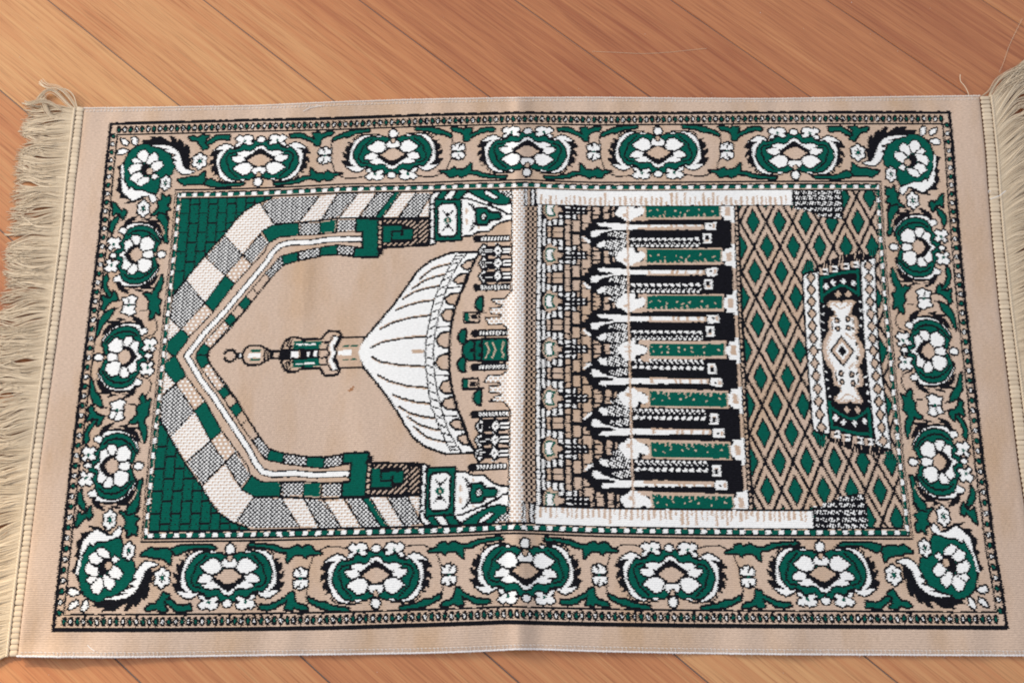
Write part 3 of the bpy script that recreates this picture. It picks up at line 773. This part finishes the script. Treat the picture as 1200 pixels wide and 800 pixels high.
def tag(o, label, cat, kind=None, group=None):
    if label: o['label'] = label
    if cat: o['category'] = cat
    if kind: o['kind'] = kind
    if group: o['group'] = group
    return o
class Tubes:
    """many round strands collected into one mesh"""
    def __init__(s, n=5): s.n = n; s.v = []; s.f = []; s.c = 0; s.r = []
    def add(s, pts, rad, rnd=0.5, flat=1.0, caps=True):
        pts = np.asarray(pts, float); m = len(pts); rad = np.broadcast_to(np.asarray(rad, float), (m,))
        t = np.gradient(pts, axis=0); t /= np.linalg.norm(t, axis=1)[:, None]+1e-12
        up = np.array([0, 0, 1.0]); s1 = np.cross(t, up); ln = np.linalg.norm(s1, axis=1)[:, None]
        s1 = np.where(ln > 1e-4, s1/(ln+1e-12), np.array([1.0, 0, 0])); s2 = np.cross(s1, t)
        th = np.linspace(0, 2*np.pi, s.n, endpoint=False)
        ring = pts[:, None, :]+rad[:, None, None]*(np.cos(th)[None, :, None]*s1[:, None, :]+flat*np.sin(th)[None, :, None]*s2[:, None, :])
        s.v.append(ring.reshape(-1, 3)); i = np.arange(m-1)[:, None]*s.n+np.arange(s.n)[None, :]; j = np.arange(m-1)[:, None]*s.n+(np.arange(s.n)[None, :]+1) % s.n
        s.f.append(s.c+np.stack([i, j, j+s.n, i+s.n], -1).reshape(-1, 4)); s.c += m*s.n; s.r.append(np.full(m*s.n, rnd))
    def build(s, name, mat, parent=None):
        o = obj(name, np.vstack(s.v), np.vstack(s.f), [mat], parent)
        attr(o, "strand", 'POINT', 'FLOAT', np.concatenate(s.r)); return o
# ---------------------------------------------------------------- materials
def mat_new(name):
    m = bpy.data.materials.new(name); m.use_nodes = True; nt = m.node_tree; b = nt.nodes["Principled BSDF"]; return m, nt, b
def N(nt, t, **kw):
    n = nt.nodes.new(t)
    for k, v in kw.items(): setattr(n, k, v)
    return n
def yarn(name, col, rough=.95, sheen=.25, var=.12, stain_shade=False):
    m, nt, b = mat_new(name); lk = nt.links.new
    at = N(nt, 'ShaderNodeAttribute', attribute_name="weave")
    mp = N(nt, 'ShaderNodeMapping'); mp.inputs['Scale'].default_value = (0.25, 0.86, 1); lk(at.outputs['Vector'], mp.inputs[0])
    n1 = N(nt, 'ShaderNodeTexNoise'); n1.inputs['Scale'].default_value = 1.0; n1.inputs['Detail'].default_value = 3; lk(mp.outputs[0], n1.inputs[0])
    n2 = N(nt, 'ShaderNodeTexNoise'); n2.inputs['Scale'].default_value = 1; n2.inputs['Detail'].default_value = 4; n2.inputs['Roughness'].default_value=.55
    mq = N(nt, 'ShaderNodeMapping'); mq.inputs['Scale'].default_value = (.021, .0075, 1); mq.inputs['Location'].default_value = (3.1, 1.7, 0); lk(at.outputs['Vector'], mq.inputs[0]); lk(mq.outputs[0], n2.inputs[0])
    mx = N(nt, 'ShaderNodeMix', data_type='RGBA', blend_type='MULTIPLY'); mx.inputs[0].default_value = 1
    cr = N(nt, 'ShaderNodeValToRGB'); cr.color_ramp.elements[0].position = .32; cr.color_ramp.elements[1].position = .68
    lo = 1-var*1.6; cr.color_ramp.elements[0].color = (lo, lo, lo, 1); cr.color_ramp.elements[1].color = (1+var*.5,)*3+(1,)
    lk(n1.outputs[0], cr.inputs[0]); mx.inputs[6].default_value = col+(1,); lk(cr.outputs[0], mx.inputs[7])
    out = mx.outputs[2]
    if stain_shade:   # faint brown stains plus pile-direction shading painted into the plain yarn colour
        c2 = N(nt, 'ShaderNodeValToRGB'); c2.color_ramp.elements[0].position = .46; c2.color_ramp.elements[1].position = .72
        c2.color_ramp.elements[0].color = (0, 0, 0, 1); c2.color_ramp.elements[1].color = (1, 1, 1, 1); lk(n2.outputs[0], c2.inputs[0])
        m2 = N(nt, 'ShaderNodeMix', data_type='RGBA'); m2.blend_type = 'MULTIPLY'; lk(c2.outputs[0], m2.inputs[0]); lk(out, m2.inputs[6]); m2.inputs[7].default_value = (.90, .83, .72, 1); out = m2.outputs[2]
    lk(out, b.inputs['Base Color']); b.inputs['Roughness'].default_value = rough
    b.inputs['Sheen Weight'].default_value = sheen; b.inputs['Sheen Roughness'].default_value = .5
    b.inputs['Specular IOR Level'].default_value = .06
    sx = N(nt, 'ShaderNodeSeparateXYZ'); lk(at.outputs['Vector'], sx.inputs[0])
    def wav(sock, per):
        a = N(nt, 'ShaderNodeMath', operation='MULTIPLY'); a.inputs[1].default_value = 2*math.pi/per; lk(sock, a.inputs[0])
        c = N(nt, 'ShaderNodeMath', operation='SINE'); lk(a.outputs[0], c.inputs[0]); return c.outputs[0]
    ad = N(nt, 'ShaderNodeMath', operation='MULTIPLY_ADD'); lk(wav(sx.outputs[1], KB*2), ad.inputs[0]); ad.inputs[1].default_value = .55
    n3 = N(nt, 'ShaderNodeTexNoise'); n3.inputs['Scale'].default_value = .55; n3.inputs['Detail'].default_value = 4; lk(at.outputs['Vector'], n3.inputs[0]); lk(n3.outputs[0], ad.inputs[2])
    bp = N(nt, 'ShaderNodeBump'); bp.inputs['Strength'].default_value = .5; bp.inputs['Distance'].default_value = .0006; lk(ad.outputs[0], bp.inputs['Height']); lk(bp.outputs[0], b.inputs['Normal'])
    return m
def thread(name, col, var=.25, col2=None, emission=None):
    m, nt, b = mat_new(name); lk = nt.links.new
    at = N(nt, 'ShaderNodeAttribute', attribute_name="strand")
    cr = N(nt, 'ShaderNodeValToRGB'); c2 = col2 or tuple(c*(1-var) for c in col)
    cr.color_ramp.elements[0].color = c2+(1,); cr.color_ramp.elements[1].color = col+(1,); lk(at.outputs['Fac'], cr.inputs[0])
    lk(cr.outputs[0], b.inputs['Base Color']); b.inputs['Roughness'].default_value = .8; b.inputs['Sheen Weight'].default_value = .2; b.inputs['Specular IOR Level'].default_value = .25
    return m
M_BE = yarn("beige_yarn", (.595, .445, .350), stain_shade=True, var=.11)
M_BK = yarn("black_yarn", (.009, .009, .013), sheen=0, var=.3)
M_GR = yarn("green_yarn", (.002, .100, .072), sheen=0, var=.18)
M_WH = yarn("white_yarn", (.86, .86, .86), var=.07)
M_ST = yarn("stained_yarn", (.36, .17, .08), var=.15)
M_FR = thread("fringe_cotton", (.74, .61, .45), col2=(.42, .32, .215))
M_LO = thread("whipping_cotton", (.66, .54, .40), col2=(.56, .45, .33))
M_HEM = thread("hem_thread", (.78, .76, .78), col2=(.60, .49, .40))
M_WT = thread("white_thread", (.84, .83, .83), var=.22)
# ---------------------------------------------------------------- floor
TH, PW, PO = math.radians(-40.5), 0.1287, -0.029
def floor_mat():
    m, nt, b = mat_new("wood_laminate"); lk = nt.links.new
    at = N(nt, 'ShaderNodeAttribute', attribute_name="grain")      # x along plank, y across, z plank number
    tn = N(nt, 'ShaderNodeAttribute', attribute_name="tone")
    def noise(scale, det, rough, dist):
        mp = N(nt, 'ShaderNodeMapping'); mp.inputs['Scale'].default_value = scale; lk(at.outputs['Vector'], mp.inputs[0])
        n = N(nt, 'ShaderNodeTexNoise'); n.inputs['Scale'].default_value = 1; n.inputs['Detail'].default_value = det
        n.inputs['Roughness'].default_value = rough; n.inputs['Distortion'].default_value = dist; lk(mp.outputs[0], n.inputs[0]); return n
    n1 = noise((4.5, 210, 3.1), 5, .66, .25)          # long thin streaks
    n2 = noise((1.15, 13, 1.7), 2.5, .5, .5)          # broad figure
    ml = N(nt, 'ShaderNodeMath', operation='MULTIPLY'); ml.inputs[1].default_value = 52; lk(n2.outputs[0], ml.inputs[0])
    sn = N(nt, 'ShaderNodeMath', operation='SINE'); lk(ml.outputs[0], sn.inputs[0])
    n3 = noise((16, 760, 5), 3, .55, .1)              # short dark pores
    cr = N(nt, 'ShaderNodeValToRGB'); e = cr.color_ramp.elements; e[0].position = .22; e[1].position = .80
    e[0].color = (.29, .085, .036, 1); e[1].color = (.60, .325, .145, 1); x = e.new(.52); x.color = (.475, .193, .080, 1)
    s1 = N(nt, 'ShaderNodeMath', operation='MULTIPLY_ADD'); lk(sn.outputs[0], s1.inputs[0]); s1.inputs[1].default_value = .024
    h1 = N(nt, 'ShaderNodeMath', operation='MULTIPLY_ADD'); h1.inputs[1].default_value = .58; h1.inputs[2].default_value = .21; lk(n1.outputs[0], h1.inputs[0]); lk(h1.outputs[0], s1.inputs[2])
    s2 = N(nt, 'ShaderNodeMath', operation='MULTIPLY_ADD'); lk(n2.outputs[0], s2.inputs[0]); s2.inputs[1].default_value = .36; lk(s1.outputs[0], s2.inputs[2])
    s3 = N(nt, 'ShaderNodeMath', operation='ADD'); s3.inputs[1].default_value = -.17; lk(s2.outputs[0], s3.inputs[0])
    s4 = N(nt, 'ShaderNodeMath', operation='MULTIPLY_ADD'); lk(tn.outputs['Fac'], s4.inputs[0]); s4.inputs[1].default_value = .50; lk(s3.outputs[0], s4.inputs[2])
    s5 = N(nt, 'ShaderNodeMath', operation='ADD'); s5.inputs[1].default_value = -.25; lk(s4.outputs[0], s5.inputs[0])
    lk(s5.outputs[0], cr.inputs[0])
    pr = N(nt, 'ShaderNodeValToRGB'); pr.color_ramp.elements[0].position = .33; pr.color_ramp.elements[0].color = (.66, .60, .58, 1); pr.color_ramp.elements[1].position = .50; pr.color_ramp.elements[1].color = (1, 1, 1, 1); lk(n3.outputs[0], pr.inputs[0])
    mx = N(nt, 'ShaderNodeMix', data_type='RGBA', blend_type='MULTIPLY'); mx.inputs[0].default_value = .8; lk(cr.outputs[0], mx.inputs[6]); lk(pr.outputs[0], mx.inputs[7])
    lk(mx.outputs[2], b.inputs['Base Color'])
    b.inputs['Roughness'].default_value = .30; b.inputs['Specular IOR Level'].default_value = .42
    bp = N(nt, 'ShaderNodeBump'); bp.inputs['Strength'].default_value = .12; bp.inputs['Distance'].default_value = .0004; lk(s1.outputs[0], bp.inputs['Height']); lk(bp.outputs[0], b.inputs['Normal'])
    return m
M_SEAM = mat_new("seam_gap")[0]; M_SEAM.node_tree.nodes["Principled BSDF"].inputs['Base Color'].default_value = (.09, .092, .10, 1)
def build_floor():
    V, Fc, Gr, To, Mi = [], [], [], [], []
    ct, st = math.cos(TH), math.sin(TH); rs = np.random.RandomState(3)
    tones = {-6: .62, -5: .55, -4: .60, -3: .48, -2: .55, -1: .78, 0: .74, 1: .58, 2: .30, 3: .26, 4: .34, 5: .26}  # plank colours, with part of the left-to-right light gradient painted in
    def put(vs, fs, gr, tone, mi):
        o = len(V); V.extend(vs); Fc.extend([[o+i for i in f] for f in fs]); Gr.extend(gr); To.extend([tone]*len(vs)); Mi.extend([mi]*len(fs))
    for k in range(-13, 14):
        c0 = PO+k*PW-0.0; s = -2.95+rs.uniform(-.1, .1);
        n0, n1 = c0+.0005, c0+PW-.0005; bv = .0006
        while s < 2.4:
            e = s+1.95
            # keep butt joints out from under the visible floor strips where the photo shows none
            a0, a1 = s+.0003, e-.0003
            prof = [(a0, n0, -.0012), (a1, n0, -.0012), (a1, n1, -.0012), (a0, n1, -.0012), (a0+bv, n0+bv, 0), (a1-bv, n0+bv, 0), (a1-bv, n1-bv, 0), (a0+bv, n1-bv, 0)]
            vs = [(p*ct-q*st, p*st+q*ct, z) for p, q, z in prof]
            put(vs, [(4, 5, 6, 7), (0, 1, 5, 4), (1, 2, 6, 5), (2, 3, 7, 6), (3, 0, 4, 7)], [(p, q, k*3.7+s*1.3) for p, q, z in prof], tones.get(k, rs.uniform(.35, .8)), 0)
            s = e
    R_ = 2.6
    put([(-R_, -R_, -.0012), (R_, -R_, -.0012), (R_, R_, -.0012), (-R_, R_, -.0012)], [(0, 1, 2, 3)], [(0, 0, 0)]*4, .5, 1)
    o = obj("floor", V, Fc, [floor_mat(), M_SEAM], smooth=False, midx=Mi)
    attr(o, "grain", 'POINT', 'FLOAT_VECTOR', np.array(Gr)); attr(o, "tone", 'POINT', 'FLOAT', To)
    tag(o, "orange-brown wood laminate floor with diagonal plank seams", None, kind='structure'); return o
build_floor()
# ---------------------------------------------------------------- rug
root = bpy.data.objects.new("prayer_rug", None); COL.objects.link(root)
root.location = (0, 0, 0); root.empty_display_size = .1
tag(root, "fringed beige and green prayer rug with woven dome and minaret, lying on the floor", "prayer rug")
def build_pile():
    rs = np.random.RandomState(11)
    a = A0+np.arange(NA+1)*KA; b = B0+np.arange(NB+1)*KB
    AA, BB = np.meshgrid(a, b)
    ja = rs.normal(0, .10, AA.shape)*KA; jb = rs.normal(0, .09, AA.shape)*KB
    # alternate rows of knots sit half a step over, as on the loom
    ja = ja+np.where(np.arange(NB+1) % 2, .12, -.12)[:, None]*KA
    ja[:, [0, -1]] = 0; jb[[0, -1], :] = 0
    P = WP(AA+ja, BB+jb)
    edge = np.minimum(np.minimum(BB-b[0], b[-1]-BB), np.minimum(AA-a[0], a[-1]-AA))
    P[..., 2] += rs.normal(0, .00007, AA.shape)-.0016*np.exp(-edge/2.0)
    n0 = P.shape[0]*P.shape[1]; W = NA+1; V = P.reshape(-1, 3)
    i = (np.arange(NB)[:, None]*W+np.arange(NA)[None, :]); Fq = np.stack([i, i+1, i+W+1, i+W], -1).reshape(-1, 4)
    # sides and backing
    per = np.concatenate([np.arange(W), np.arange(1, NB+1)*W+NA, NB*W+np.arange(NA-1, -1, -1), np.arange(NB-1, 0, -1)*W])
    low = V[per].copy(); low[:, 2] = .0006+np.maximum(0, V[per][:, 2]-.0062)*.75
    m = len(per); q = np.arange(m); r = (q+1) % m
    S = np.stack([per[q], n0+q, n0+r, per[r]], -1)
    mi = np.concatenate([PAT.reshape(-1).astype(np.int32), np.zeros(m, np.int32)])
    o = obj("woven_pile", np.vstack([V, low]), np.vstack([Fq, S]), [M_BE, M_BK, M_GR, M_WH, M_ST], root, midx=mi)
    wv = np.zeros((n0+m, 3)); wv[:n0, 0] = (AA).ravel(); wv[:n0, 1] = BB.ravel(); wv[n0:] = wv[per]
    attr(o, "weave", 'POINT', 'FLOAT_VECTOR', wv); return o
build_pile()
rs = np.random.RandomState(21)
# hems along the long sides
for side, b0 in ((-1, B0), (1, B1)):
    hem = Tubes(7); a = np.arange(A0-1, A1+1, 1.1); wob = rs.normal(0, .12, len(a))
    rad = .00112*(1+.22*np.sin(a*2*np.pi/3.3))*(1+rs.normal(0, .06, len(a)))
    p = WP(a, b0+side*.3+wob, extra=-.0019)
    hem.add(p, rad, .85 if side > 0 else .35)
    o = hem.build("hem", M_HEM, root)
    st = Tubes(5); aa = A0+3
    while aa < A1-4:
        l = 2.6+rs.uniform(-.3, .3); q = b0-side*(3.9+rs.uniform(-.25, .25))
        t = np.linspace(0, 1, 4); st.add(WP(aa+l*t, q+side*.5*t, extra=.0001+.0003*np.sin(np.pi*t)), .00026, rs.uniform(.6, 1)); 
        if rs.rand() < .45:
            st.add(WP(aa+l*.6+0*t, q+side*(3.4*t), extra=.0000), .00016, rs.uniform(.2, .7))
        aa += 4.4+rs.uniform(-.3, .3)
    st.build("hem_stitching", M_WT, o)
# loose ends sticking out of the hems
fz = Tubes(4)
for k in range(150):
    s = rs.choice([-1, 1]); b0 = B0 if s < 0 else B1; a = rs.uniform(A0, A1); t = np.linspace(0, 1, 4); l = rs.uniform(.8, 3.0); sk = rs.uniform(-1.5, 1.5)
    fz.add(WP(a+sk*t, b0+s*(.5+l*t), h=.0035-.002*t), .00011, rs.rand())
# whipped short edges, cords and fringes
def short_side(sgn, nb, seed):
    rs = np.random.RandomState(seed); aE = A0 if sgn < 0 else A1
    wid = 10.5 if sgn < 0 else 13.5
    loops = Tubes(8); bs = np.linspace(B0+2.5, B1-2.5, nb); pitch = bs[1]-bs[0]
    for b in bs:
        t = np.linspace(0, 1, 9); w = wid+rs.uniform(-.5, .5); sk = rs.uniform(-.6, .6)+(2.0 if sgn < 0 and b < 300 else .2)
        bump = np.sqrt(np.clip(1-(2*t-1)**10, 0, 1))
        p = WP(aE+sgn*(-.8+w*t), b-sk*t+rs.uniform(-.2, .2), h=.0036+.0006*np.sin(np.pi*t))
        loops.add(p, np.maximum(.0001, (.00056*pitch+rs.uniform(-.0002, .0002))*bump), rs.uniform(0, 1), flat=.38)
    lo = loops.build("whipped_edge", M_LO, root)
    cord = Tubes(6); t = np.arange(B0-1, B1+1, .8)
    for ph in (0, np.pi):
        cord.add(WP(aE+sgn*(wid+.9+.75*np.cos(t*.95+ph)), t, h=.0044+.0009*np.sin(t*.95+ph)), .00118, .75+.25*(ph > 0))
    cord.build("edge_cord", M_LO, lo)
    fr = Tubes(4)
    nphase = rs.uniform(0, 6, 8)
    def field(b, s):
        return (4.2*np.sin(b/19.0+nphase[0]+s*2.4)+3.6*np.sin(b/9.7+nphase[1]+s*3.6)+2.2*np.sin(b/5.3+nphase[2]-s*3))*s
    for bi, b in enumerate(bs):
        k = 12; L0 = rs.uniform(58, 68) if sgn < 0 else rs.uniform(60, 72)
        bend = rs.normal(0, 2.8); curl = rs.normal(0, 2.4); lift = rs.uniform(0, .0022); ph = rs.uniform(0, 6.28); amp = rs.uniform(.8, 3.6)
        for j in range(k):
            m = 15; s = np.linspace(0, 1, m); u = (j+.5)/k-.5
            L1 = L0*rs.uniform(.90, 1.04)
            wild = rs.rand() < .15
            if sgn < 0:
                dr = np.interp(b, [0, 150, 330, 480, 620], [-.04, .02, .10, .26, .30])
                lat = s*L1*dr
            else:
                dr = np.interp(b, [0, 60, 160, 300, 620], [-.85, -.62, -.42, -.22, -.05]); lat = L1*dr*(1-(1-s)**1.6)
            fan = u*pitch*(1.0-.2*s+1.5*s*s)
            lat = lat+fan+field(b, s)+bend*s*s+curl*np.sin(s*3)*s+amp*np.sin(s*7+ph)*s+rs.normal(0, .9)*s+rs.normal(0, 1.8)*s**3+rs.normal(0,1.1)*np.sin(s*rs.uniform(6,14)+rs.uniform(0,6))*s
            if wild: lat = lat+rs.normal(0, 7)*s**2+2.5*np.sin(s*rs.uniform(5, 10)+rs.uniform(0, 6))*s
            aa = aE+sgn*(wid+1.6+L1*s*(1-.04*abs(u)*s))
            z = .0040*(1-s)**1.5+.0008+lift*np.sin(np.pi*s)+.0022*rs.rand()*np.sin(np.pi*np.clip(s*1.05, 0, 1))+(.0025*rs.rand()*s if wild else 0)
            fr.add(WP(aa, b+lat, h=z), rs.uniform(.00042,.00064)*np.interp(s, [0, .85, 1], [1.2, 1, .5]), np.clip(rs.normal(.6, .25), 0, 1))
    return fr, rs
fl, rsl = short_side(-1, 114, 5)
# tangled corner tassels, upper left
def spray(fr, rs, pts, n, spread, z=.006, rr=.00036):
    pts = np.array(pts, float)
    tt = np.linspace(0, 1, len(pts)); t = np.linspace(0, 1, 16)
    # smooth path through the points
    X = np.interp(t, tt, pts[:, 0]); Y = np.interp(t, tt, pts[:, 1])
    for _ in range(3): X[1:-1] = (X[:-2]+X[1:-1]*2+X[2:])/4; Y[1:-1] = (Y[:-2]+Y[1:-1]*2+Y[2:])/4
    for k in range(n):
        u = rs.normal(0, 1); c = rs.normal(0, .5); e = rs.uniform(.86, 1.0); te = t*e
        x = np.interp(te, t, X); y = np.interp(te, t, Y); g = np.stack([np.gradient(x), np.gradient(y)], 1); g /= np.linalg.norm(g, axis=1)[:, None]+1e-9
        o = u*spread*(.35+.8*te)+c*spread*np.sin(te*5+c*4)*te
        fr.add(ray(x-g[:, 1]*o, y+g[:, 0]*o, .002+z*np.sin(np.pi*te)*rs.uniform(.5, 1.0)+.001*rs.rand()), rr, np.clip(rs.normal(.65, .22), 0, 1))
spray(fl, rsl, [(91, 131), (78, 122), (66, 107), (56, 104), (48, 112), (41, 122)], 12, 1.7)
spray(fl, rsl, [(92, 131), (84, 118), (74, 106), (64, 101), (54, 103), (46, 94)], 8, 1.2)
spray(fl, rsl, [(90, 134), (74, 131), (60, 120), (46, 117), (34, 123), (25, 121)], 16, 1.6)
spray(fl, rsl, [(88, 140), (70, 139), (58, 137), (54, 128), (50, 118), (49, 109)], 14, 2.0)
spray(fl, rsl, [(92, 130), (89, 120), (87, 111), (79, 104), (70, 103), (63, 109)], 4, .8)
o = fl.build("fringe", M_FR, root); o['label'] = "wavy beige fringe of the left short edge with a tangled tuft at the upper corner"
fr_, rsr = short_side(1, 124, 9)
spray(fr_, rsr, [(1158, 119), (1163, 103), (1174, 89), (1190, 81), (1212, 78), (1238, 84)], 16, 1.8)
spray(fr_, rsr, [(1159, 122), (1168, 108), (1182, 97), (1200, 88), (1224, 86)], 16, 2.4)
spray(fr_, rsr, [(1150, 113), (1160, 106), (1166, 92), (1180, 84), (1198, 80)], 3, .8)
o = fr_.build("fringe", M_FR, root); o['label'] = "beige fringe of the right short edge, its threads swept up and away"
o = fz.build("hem_fuzz", M_WT, root); o["kind"] = "stuff"
# ---------------------------------------------------------------- loose threads and lint
def loose(name, label, cat, pts, r, mat, z=.0062, rnd=.8, group=None):
    t = Tubes(6); pts = np.array(pts, float); tt = np.linspace(0, 1, len(pts)); s = np.linspace(0, 1, 24)
    X = np.interp(s, tt, pts[:, 0]); Y = np.interp(s, tt, pts[:, 1])
    for _ in range(3): X[1:-1] = (X[:-2]+X[1:-1]*2+X[2:])/4; Y[1:-1] = (Y[:-2]+Y[1:-1]*2+Y[2:])/4
    if z is None:
        q = to_ab(np.stack([X, Y], 1)); h = height(q[:, 0], q[:, 1])+r*1.5
    else: h = np.full(24, z)
    t.add(ray(X, Y, h+.0003*np.sin(s*9)), r, rnd); o = t.build(name, mat); tag(o, label, cat, group=group); return o
loose("loose_thread", "short curved white thread lying on the upper rug edge, left of centre", "thread", [(355.5, 130.5), (362, 127), (369, 125.4), (377.5, 123.8)], .00036, M_WT, None)
loose("loose_thread", "white thread end standing out beside the upper hem, left of centre", "thread", [(371, 122.8), (374, 124), (377, 125.4)], .0003, M_WT, None)
loose("loose_thread", "straight white thread lying in the lower left corner of the rug", "thread", [(102.5, 755.5), (106, 759), (111, 762.5)], .00036, M_WT, None)
loose("loose_thread", "white thread lying across the whipped right edge, near the top", "thread", [(1160, 233.5), (1166, 231.5), (1172, 229), (1178.5, 223.5)], .00045, M_WT, .0082)
loose("loose_thread", "tiny white curl of thread on the whipped right edge", "thread", [(1159, 226), (1158, 224), (1160, 223), (1161, 225)], .0003, M_WT, .0082)
loose("loose_thread", "beige kinked thread sticking up from the upper hem near the right corner", "thread", [(1136, 113.5), (1133.5, 106), (1129.5, 99.5), (1126, 96.5), (1125, 92), (1125.3, 87.5)], .00045, M_FR, .003, .9)
loose("hair", "long fine hair on the floor beside the upper right fringe", "hair", [(1171, 85), (1176, 74), (1182, 55), (1190, 38), (1198, 22)], .00016, M_FR, .0006, .95)
loose("hair", "faint pale hair lying on the floor above the middle of the rug", "hair", [(694, 60.5), (720, 61.5), (755, 63.5), (790, 61), (812, 58.5), (828, 57)], .00016, M_FR, .0005, .95)
def lint():
    V, Fc = [], []; rs = np.random.RandomState(2)
    spots = [(23, 67, .9), (164, 85, .8), (44, 33, .6), (492, 42, .5), (448, 97, .5), (585, 71, .6), (756, 40, .7), (678, 104, .5), (891, 15, .9), (1052, 60, .8), (998, 3, 1), (834, 109, .7), (1090, 10, .6), (942, 34, .5), (442, 787, .6), (57, 790, .5), (918, 788, .5), (700, 31, .5), (280, 40, .4), (350, 60, .4), (520, 20, .4), (1020, 40, .5)]
    for x, y, s in spots:
        c = ray(x, y, .0004); o = len(V); r = .0006*s; k = 6
        th = np.linspace(0, 2*np.pi, k, endpoint=False)+rs.rand()
        V.append(c+np.array([0, 0, r*.5]))
        for t in th: V.append(c+np.array([np.cos(t)*r*rs.uniform(.5, 1.3), np.sin(t)*r*rs.uniform(.5, 1.2), -.0002]))
        for i in range(k): Fc.append((o, o+1+i, o+1+(i+1) % k))
    ob = obj("lint", V, Fc, [M_WT]); tag(ob, "tiny pale lint specks scattered on the wood floor", "lint", kind='stuff')
lint()
